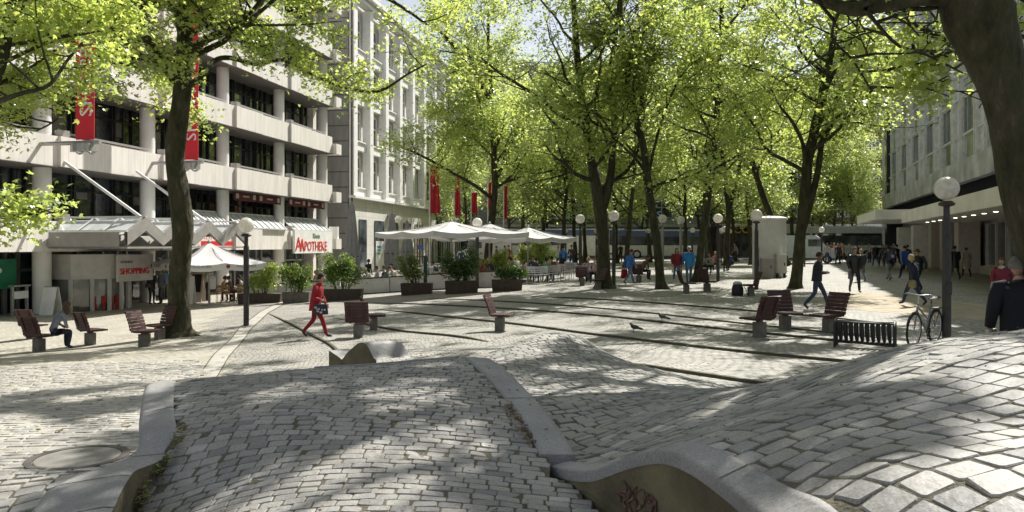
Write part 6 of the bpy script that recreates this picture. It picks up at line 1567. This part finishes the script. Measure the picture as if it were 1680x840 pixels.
o = person('woman in a red trouser suit striding right with a dark patterned handbag', atp(517, 106, 1.64), 0, 'walkbag', (.30, .010, .018), (.26, .008, .014), DK, 'dark', 'short', -1, .12, 1.64, coat=((.30, .010, .018), .76), collar=(.35, .015, .02))
held('handbag', 'dark blue handbag with white pattern carried by the woman in red', 'handbag', ('walkbag', -1, .12), o, 'wrR', .36, .26, .16, (.015, .018, .035), (.5, .5, .5), .10)
sp = GP(86, 577); o = person('girl with long brown hair in grey top sitting on the swivel seat', (sp.x-.1, sp.y+.15, gz(sp.x, sp.y)), 55, 'sitlean', (.20, .22, .27), NV, (.02, .02, .04), 'brown', 'long', h=1.62)
person('man in dark blue walking out of the picture beside the green shop sign', atp(-1, 50, 1.75), 180, 'walk', NV, JE, DK, 'dark', h=1.75)
o = person('blond woman with teal scarf in dark coat facing her companions by the column', atp(249, 57, 1.68), -20, 'hold', DK, DK, DK, 'blond', 'short', h=1.68, coat=(DK, .75), collar=(.03, .22, .26))
held('shoulder_bag', 'small grey-brown shoulder bag of the woman with the teal scarf', 'handbag', ('hold', 1, 0.), o, 'elR', .28, .2, .12, (.14, .12, .10), None, .05)
person('woman with curly blond hair in grey jacket and black trousers left of the mossy tree', atp(264, 56, 1.66), 190, 'hold', (.16, .17, .20), DK, DK, 'blond', 'bob', h=1.66, coat=((.16, .17, .20), .86))
person('companion in steel blue half hidden behind the curly blond woman', atp(271, 53, 1.72), 170, 'stand', (.08, .13, .22), DK, DK, 'grey', 'short', h=1.72)
person('waiter in white shirt and black trousers shading his face under the beer umbrella', atp(340, 57, 1.75), 40, 'armup', (.62, .60, .50), DK, DK, 'brown', 'short', h=1.75)
for u, d, dg, top, hr, lab in ((378, 37.2, 150, (.10, .06, .05), 'dark', 'seated guest with dark curls under the beer umbrella'), (365, 37.6, 30, (.5, .35, .2), 'brown', 'seated guest in tan beside the waiter'),
                               (397, 37.6, 200, (.5, .5, .5), 'dark', 'seated guest in white and grey left of the court lamp'), (411, 38.6, 160, (.55, .5, .15), 'blond', 'seated guest in pale yellow behind the court lamp')):
    person(lab, at(u, d), dg, 'sit', top, DK, DK, hr, 'short', h=1.7)
person('man in pale blue shirt standing behind the feathery shrub', atp(444, 52, 1.78), 250, 'stand', (.25, .40, .58), DK, DK, 'brown', h=1.78)
person('man in navy suit jacket and open pale shirt walking between the shrubs', atp(467, 53, 1.8), 265, 'walk', (.55, .55, .62), NV, DK, 'brown', h=1.8, coat=(NV, .80))
for u, d, dg, top, hr, st, lab in ((464, 39.8, 20, (.62, .62, .62), 'blond', 'bob', 'seated guest with pale curls and white jacket left of the laurel'),
    (512, 42, 200, DK, 'brown', 'short', 'seated man in black behind the woman in red'), (521, 41, 230, (.55, .35, .30), 'blond', 'bob', 'seated fair woman in pink over the shoulder of the woman in red'),
    (536, 40.2, 110, (.35, .45, .58), 'dark', 'short', 'seated man in light blue shirt right of the woman in red'), (584, 40.5, 100, (.25, .33, .45), 'dark', 'short', 'seated guest in steel blue beside the tall laurel'),
    (592, 41, 150, (.30, .25, .28), 'brown', 'short', 'seated brown-haired guest next to the one in steel blue'), (610, 40.2, 190, (.35, .33, .30), 'grey', 'short', 'seated grey-haired guest below the standing woman in black'),
    (621, 41.8, 170, (.5, .5, .55), 'brown', 'short', 'seated guest in pale clothes reading by the menu frame'), (633, 41.2, 160, DK, 'brown', 'short', 'small seated guest in black at the menu frame'),
    (652, 40.6, 190, (.48, .42, .33), 'dark', 'short', 'seated man in beige turned left beside the green post'), (667, 43, 200, (.2, .25, .4), 'dark', 'short', 'seated guest in blue behind the man in beige'),
    (729, 42.6, 160, (.45, .25, .28), 'white', 'short', 'white-haired seated guest under the largest umbrella'), (720, 43.5, 200, (.08, .10, .16), 'dark', 'short', 'dark-clothed seated guest under the largest umbrella'),
    (790, 42.0, 260, (.32, .08, .06), 'brown', 'short', 'seated guest in rust red below the middle umbrella'), (810, 43, 210, (.05, .05, .08), 'blond', 'short', 'blond seated guest in dark jacket below the middle umbrella'),
    (861, 40.6, 200, (.62, .12, .16), 'brown', 'bun', 'girl in bright pink top seated at the wooden cafe table'), (866, 42.5, 180, (.55, .45, .4), 'blond', 'short', 'fair seated guest just behind the girl in pink'),
    (884, 38.6, 110, DK, 'dark', 'short', 'broad man in black seated on a silver chair with his back to us'), (897, 39.2, 100, (.22, .35, .20), 'dark', 'bob', 'seated woman in pale green beside the man in black'),
    (907, 40.3, 120, (.22, .05, .06), 'dark', 'short', 'seated woman in wine red on the row of silver chairs'), (917, 39.4, 200, (.6, .35, .35), 'blond', 'short', 'blond child in pink and white on a silver chair')):
    person(lab, at(u, d), dg, 'sit' if u % 2 else 'sitlean', top, DK, DK, hr, st, h=1.68 if 'child' not in lab and 'girl' not in lab else 1.35)
person('woman in black standing behind the white screen wall near the posters', atp(604, 46, 1.66), 60, 'stand', DK, DK, DK, 'brown', 'bob', h=1.66)
for u, d, dg, top, hr, lab in ((497, 40.8, 30, (.5, .5, .52), 'dark', 'seated guest in white beside the yellow-green laurel'), (548, 41.8, 210, (.25, .08, .08), 'brown', 'seated guest in brick red between the laurels'),
    (574, 42.5, 200, (.55, .55, .5), 'blond', 'fair seated guest in cream left of the steel blue one'), (628, 39.8, 20, (.10, .12, .10), 'brown', 'seated guest in dark green leaning to the table near the menu frame'),
    (645, 43.5, 180, (.6, .6, .6), 'dark', 'seated guest in white deep under the umbrella edge'), (680, 40.6, 150, (.5, .25, .12), 'brown', 'seated guest in orange-brown behind the sparse shrub'),
    (703, 42.0, 190, (.3, .35, .45), 'grey', 'grey-haired seated guest in slate blue right of the green post'), (744, 40.0, 90, (.5, .5, .5), 'dark', 'seated guest in pale grey just behind the dense bush'),
    (772, 41.5, 230, (.08, .08, .10), 'brown', 'seated guest in charcoal between bush and court lamp'), (841, 41.0, 170, (.15, .22, .10), 'dark', 'seated guest in olive at the low dark shrub'),
    (850, 43.0, 200, (.55, .5, .45), 'blond', 'fair seated guest in sand colour behind the low dark shrub'), (876, 41.5, 260, (.05, .08, .2), 'brown', 'seated guest in deep blue across the wooden table')):
    person(lab, at(u, d), dg, 'sit' if u % 2 else 'sitlean', top, DK, DK, hr, 'short', h=1.72)
for u, ph_, dg, top, lg, hr, kd, lab in (
    (916, 44, 260, (.6, .58, .58), JE, 'blond', 'stand', 'woman in white with blond hair standing above the silver chairs'),
    (924, 45, 90, (.05, .20, .55), NV, 'dark', 'stand', 'person in bright blue jacket standing above the silver chairs'),
    (938, 42, 250, (.06, .06, .08), JE, 'dark', 'hold', 'man with sunglasses in dark top and jeans at the terrace end'),
    (1018, 32, 120, DK, DK, 'dark', 'stand', 'dark silhouette standing between the thin trunks before the tram'),
    (873, 34, 60, (.45, .2, .2), DK, 'brown', 'walk', 'passer-by in faded red beyond the far umbrella'),
    (815, 34, 200, DK, DK, 'dark', 'stand', 'dark-clothed passer-by beneath the far umbrella pole'),
    (829, 34, 160, (.04, .06, .10), DK, 'dark', 'stand', 'person in navy beside the white van beneath the umbrellas'),
    (836, 33, 190, (.25, .05, .05), DK, 'dark', 'walk', 'person in wine red beside the one in navy under the umbrellas'),
    (757, 37, 100, (.05, .08, .30), DK, 'dark', 'walk', 'person in royal blue behind the dense dark bush'),
    (770, 34, 260, (.08, .28, .14), (.1, .3, .4), 'brown', 'walk', 'person in green walking beyond the dense dark bush')):
    person(lab, atp(u, ph_, 1.72), dg, kd, top, lg, DK, hr, 'short', h=1.72)
person('blond woman in grey seated with her back to us on the swivel seat', at(965, 37.4)+Vector((0, 0, 0)), 80, 'sit', (.32, .28, .28), DK, DK, 'blond', 'bob', h=1.68)
person('woman in pale pink seated facing us beside the blond woman', at(976, 36.8), 250, 'sit', (.55, .42, .42), NV, DK, 'brown', 'short', h=1.68)
o = person('red-haired lady in blue jacket and jeans walking away with a red shopping bag', atp(1032, 58, 1.66), 25, 'walk', (.05, .16, .42), (.12, .18, .30), (.15, .12, .10), 'red', 'short', 1, .10, 1.66, coat=((.05, .16, .42), .80))
held('shopping_bag', 'red shopping bag carried by the red-haired lady in blue', 'shopping bag', ('walk', 1, .10), o, 'wrR', .36, .42, .12, (.35, .015, .02), None, .14)
person('man in brown jacket seated on the reddish swivel seat beyond the lady in blue', at(1053, 39.4), 20, 'sitlean', (.15, .07, .05), DK, DK, 'brown', 'short', h=1.72)
o = person('woman in burgundy cardigan with long fair-red hair walking towards us', atp(1110, 57, 1.70), 265, 'walk', (.5, .42, .38), (.10, .14, .22), (.5, .5, .5), 'red', 'long', 1, 0, 1.70, coat=((.18, .02, .03), .86))
held('carrier_bag', 'white carrier bag in the hand of the woman in burgundy', 'shopping bag', ('walk', 1, 0), o, 'wrF', .26, .30, .10, (.6, .55, .55), None, .10)
person('man with pale cap, open bright blue jacket and jeans walking towards us', atp(1130, 60, 1.78), 262, 'walk', (.40, .40, .42), (.06, .12, .22), DK, 'white', 'short', -1, 0, 1.78, coat=((.03, .22, .52), .80))
for u, d, dg, top, hr, lab in ((1158, 46, 200, (.30, .28, .28), 'grey', 'seated figure in grey right of the straight tall trunk'), (1168, 46, 230, (.5, .45, .4), 'red', 'seated figure in cream and rust beside the one in grey'), (1174, 50, 250, (.35, .10, .12), 'blond', 'seated figure in red-brown farther behind the one in cream'),
                               (1202, 50, 200, (.05, .08, .22), 'dark', 'seated figure in dark blue by the slender crossed trunks')):
    person(lab, at(u, d), dg, 'sitlean', top, NV, DK, hr, 'short', h=1.7)
person('pedestrian in pale grey walking past the slender crossed trunks', atp(1207, 33, 1.75), 180, 'walk', (.3, .3, .32), DK, DK, 'dark', h=1.75)
person('man in black leather jacket and dark jeans holding something small as he walks', atp(1340, 95, 1.77), -18, 'walkhold', DK, (.03, .045, .08), DK, 'dark', 'short', 1, 0, 1.77, coat=((.014, .014, .018), .88), skin=(.25, .14, .09))
o = person('businessman in dark suit and tie striding towards us with a grey case', atp(1402, 75, 1.82), 258, 'walk', (.6, .6, .65), DK, DK, 'brown', 'short', 1, 0, 1.82, coat=(DK, .76))
held('briefcase', 'grey soft briefcase in the hand of the businessman', 'briefcase', ('walk', 1, 0), o, 'wrF', .42, .32, .10, (.12, .12, .13), None, .08)
person('woman with grey-blond bob in dark grey jacket right behind the businessman', atp(1413, 54, 1.64), 80, 'walk', (.07, .07, .08), (.10, .13, .20), DK, 'blond', 'bob', h=1.64, coat=((.07, .07, .08), .85))
far = [(1357, 34, (.45, .42, .45), JE, 'brown', 'pale grey top and jeans, leftmost near the van'), (1364, 30, (.30, .04, .05), DK, 'dark', 'dark red beside the pale one'), (1369, 31, (.5, .25, .25), JE, 'blond', 'pink top near the lone globe lamp'),
       (1375, 35, (.05, .05, .06), DK, 'grey', 'black coat with grey hair in mid crowd'), (1379, 31, (.42, .03, .04), DK, 'red', 'bright red coat and dark tights'), (1384, 35, (.5, .35, .25), DK, 'blond', 'tan jacket and long fair hair'),
       (1394, 36, (.30, .32, .36), DK, 'grey', 'light grey jumper seen from behind'), (1407, 34, (.03, .035, .05), NV, 'dark', 'navy behind the businessman'), (1427, 33, (.4, .3, .28), NV, 'brown', 'beige by the cycle parking'),
       (1447, 36, (.03, .05, .08), NV, 'dark', 'navy anorak at the store corner'), (1453, 38, (.12, .12, .10), DK, 'brown', 'olive jacket by the store pier'), (1473, 40, (.02, .02, .03), DK, 'dark', 'black in the shade of the store doorway'),
       (1466, 36, (.10, .10, .12), DK, 'grey', 'charcoal behind the rucksack wearer'), (1490, 42, (.03, .04, .06), NV, 'dark', 'dark anorak against the store piers')]
for i, (u, ph_, top, lg, hr, lab) in enumerate(far):
    person('distant pedestrian in '+lab, atp(u, ph_, 1.72), (250, 90, 200, 80, 265, 120)[i % 6], ('stand', 'walk')[i % 2], top, lg, DK, hr, 'long' if 'long' in lab else 'short', h=1.72, group='shoppers at the far end of the square')
person('man in dark jacket and jeans walking away at the sunlit shadow edge', atp(1437, 38, 1.76), 85, 'walk', DK, JE, DK, 'dark', h=1.76, coat=(DK, .85))
o = person('person in black jacket and pale grey jeans walking away with a patterned rucksack', atp(1459, 56, 1.76), 92, 'walk', DK, (.22, .25, .30), DK, 'dark', 'short', -1, 0, 1.76, coat=(DK, .88))
W = o.matrix_basis @ Vector((-.20, 0, 1.05)); t = thing('backpack', 'blue and white patterned rucksack worn by the person in pale grey jeans', 'rucksack', W, o.rotation_euler.z)
m = MB(); m.lathe([(.12, 0), (.16, .08), (.15, .32), (.07, .40)], 12, sx=.7, sy=1.0); m.build('body', cmat((.05, .06, .16)), t, smooth=True)
m = MB(); m.box((-.115, 0, .2), (.02, .16, .16)); m.build('print', cmat((.45, .5, .65)), t)
person('man in royal blue jacket and jeans walking away beside the store', atp(1486, 55, 1.78), 95, 'walk', (.02, .09, .38), NV, DK, 'dark', 'short', 1, 0, 1.78, coat=((.02, .09, .38), .82))
o = person('woman with blond hair in navy jacket striding left behind the bicycle', atp(1500, 84, 1.66), 120, 'walk', NV, (.02, .03, .07), DK, 'blond', 'bob', 1, .05, 1.66, coat=(NV, .84))
held('cross_body_bag', 'olive bag slung at the hip of the blond woman behind the bicycle', 'handbag', ('walk', 1, .05), o, 'wrR', .26, .22, .12, (.22, .20, .08), None, .02)
person('dark-clad companion just behind the blond woman near the bicycle', atp(1507, 70, 1.75), 95, 'walk', DK, NV, DK, 'brown', 'short', -1, 0, 1.75, coat=(DK, .84))
person('person in black walking close to the show windows', atp(1567, 56, 1.78), 80, 'walk', DK, DK, DK, 'dark', h=1.78, coat=(DK, .60))
o = person('woman in long beige coat beside the show windows', atp(1586, 49, 1.66), 78, 'walk', (.45, .40, .32), DK, DK, 'brown', h=1.66, coat=((.45, .41, .33), .50))
held('tote_bag', 'dark red bag on the arm of the woman in the beige coat', 'handbag', ('walk', 1, 0.0), o, 'wrF', .26, .30, .14, (.25, .015, .03), None, .05)
person('woman with glasses and red jacket beyond the large man at the edge', at(1644, 22), 225, 'walk', (.35, .03, .05), DK, DK, 'brown', 'short', 1, 0, 1.62, coat=((.22, .03, .05), .80), collar=(.6, .55, .5))
o = person('large grey-haired man in black coat seen from behind at the picture edge', at(1674, 9.6), 75, 'stand', DK, DK, DK, 'ash', 'short', 1, 0, 1.86, coat=((.006, .007, .012), .70)); o.scale = (1.2, 1.25, 1.06)
W = o.matrix_basis @ Vector(_pc[('stand', 1, 0.)][1]['wrF']); t = thing('paper', 'pale folded paper held by the large man in black', 'paper', (W.x+.02, W.y, W.z-.22), .6)
m = MB(); m.box((0, 0, .08), (.22, .04, .24)); m.build('sheets', cmat((.5, .47, .4)), t)
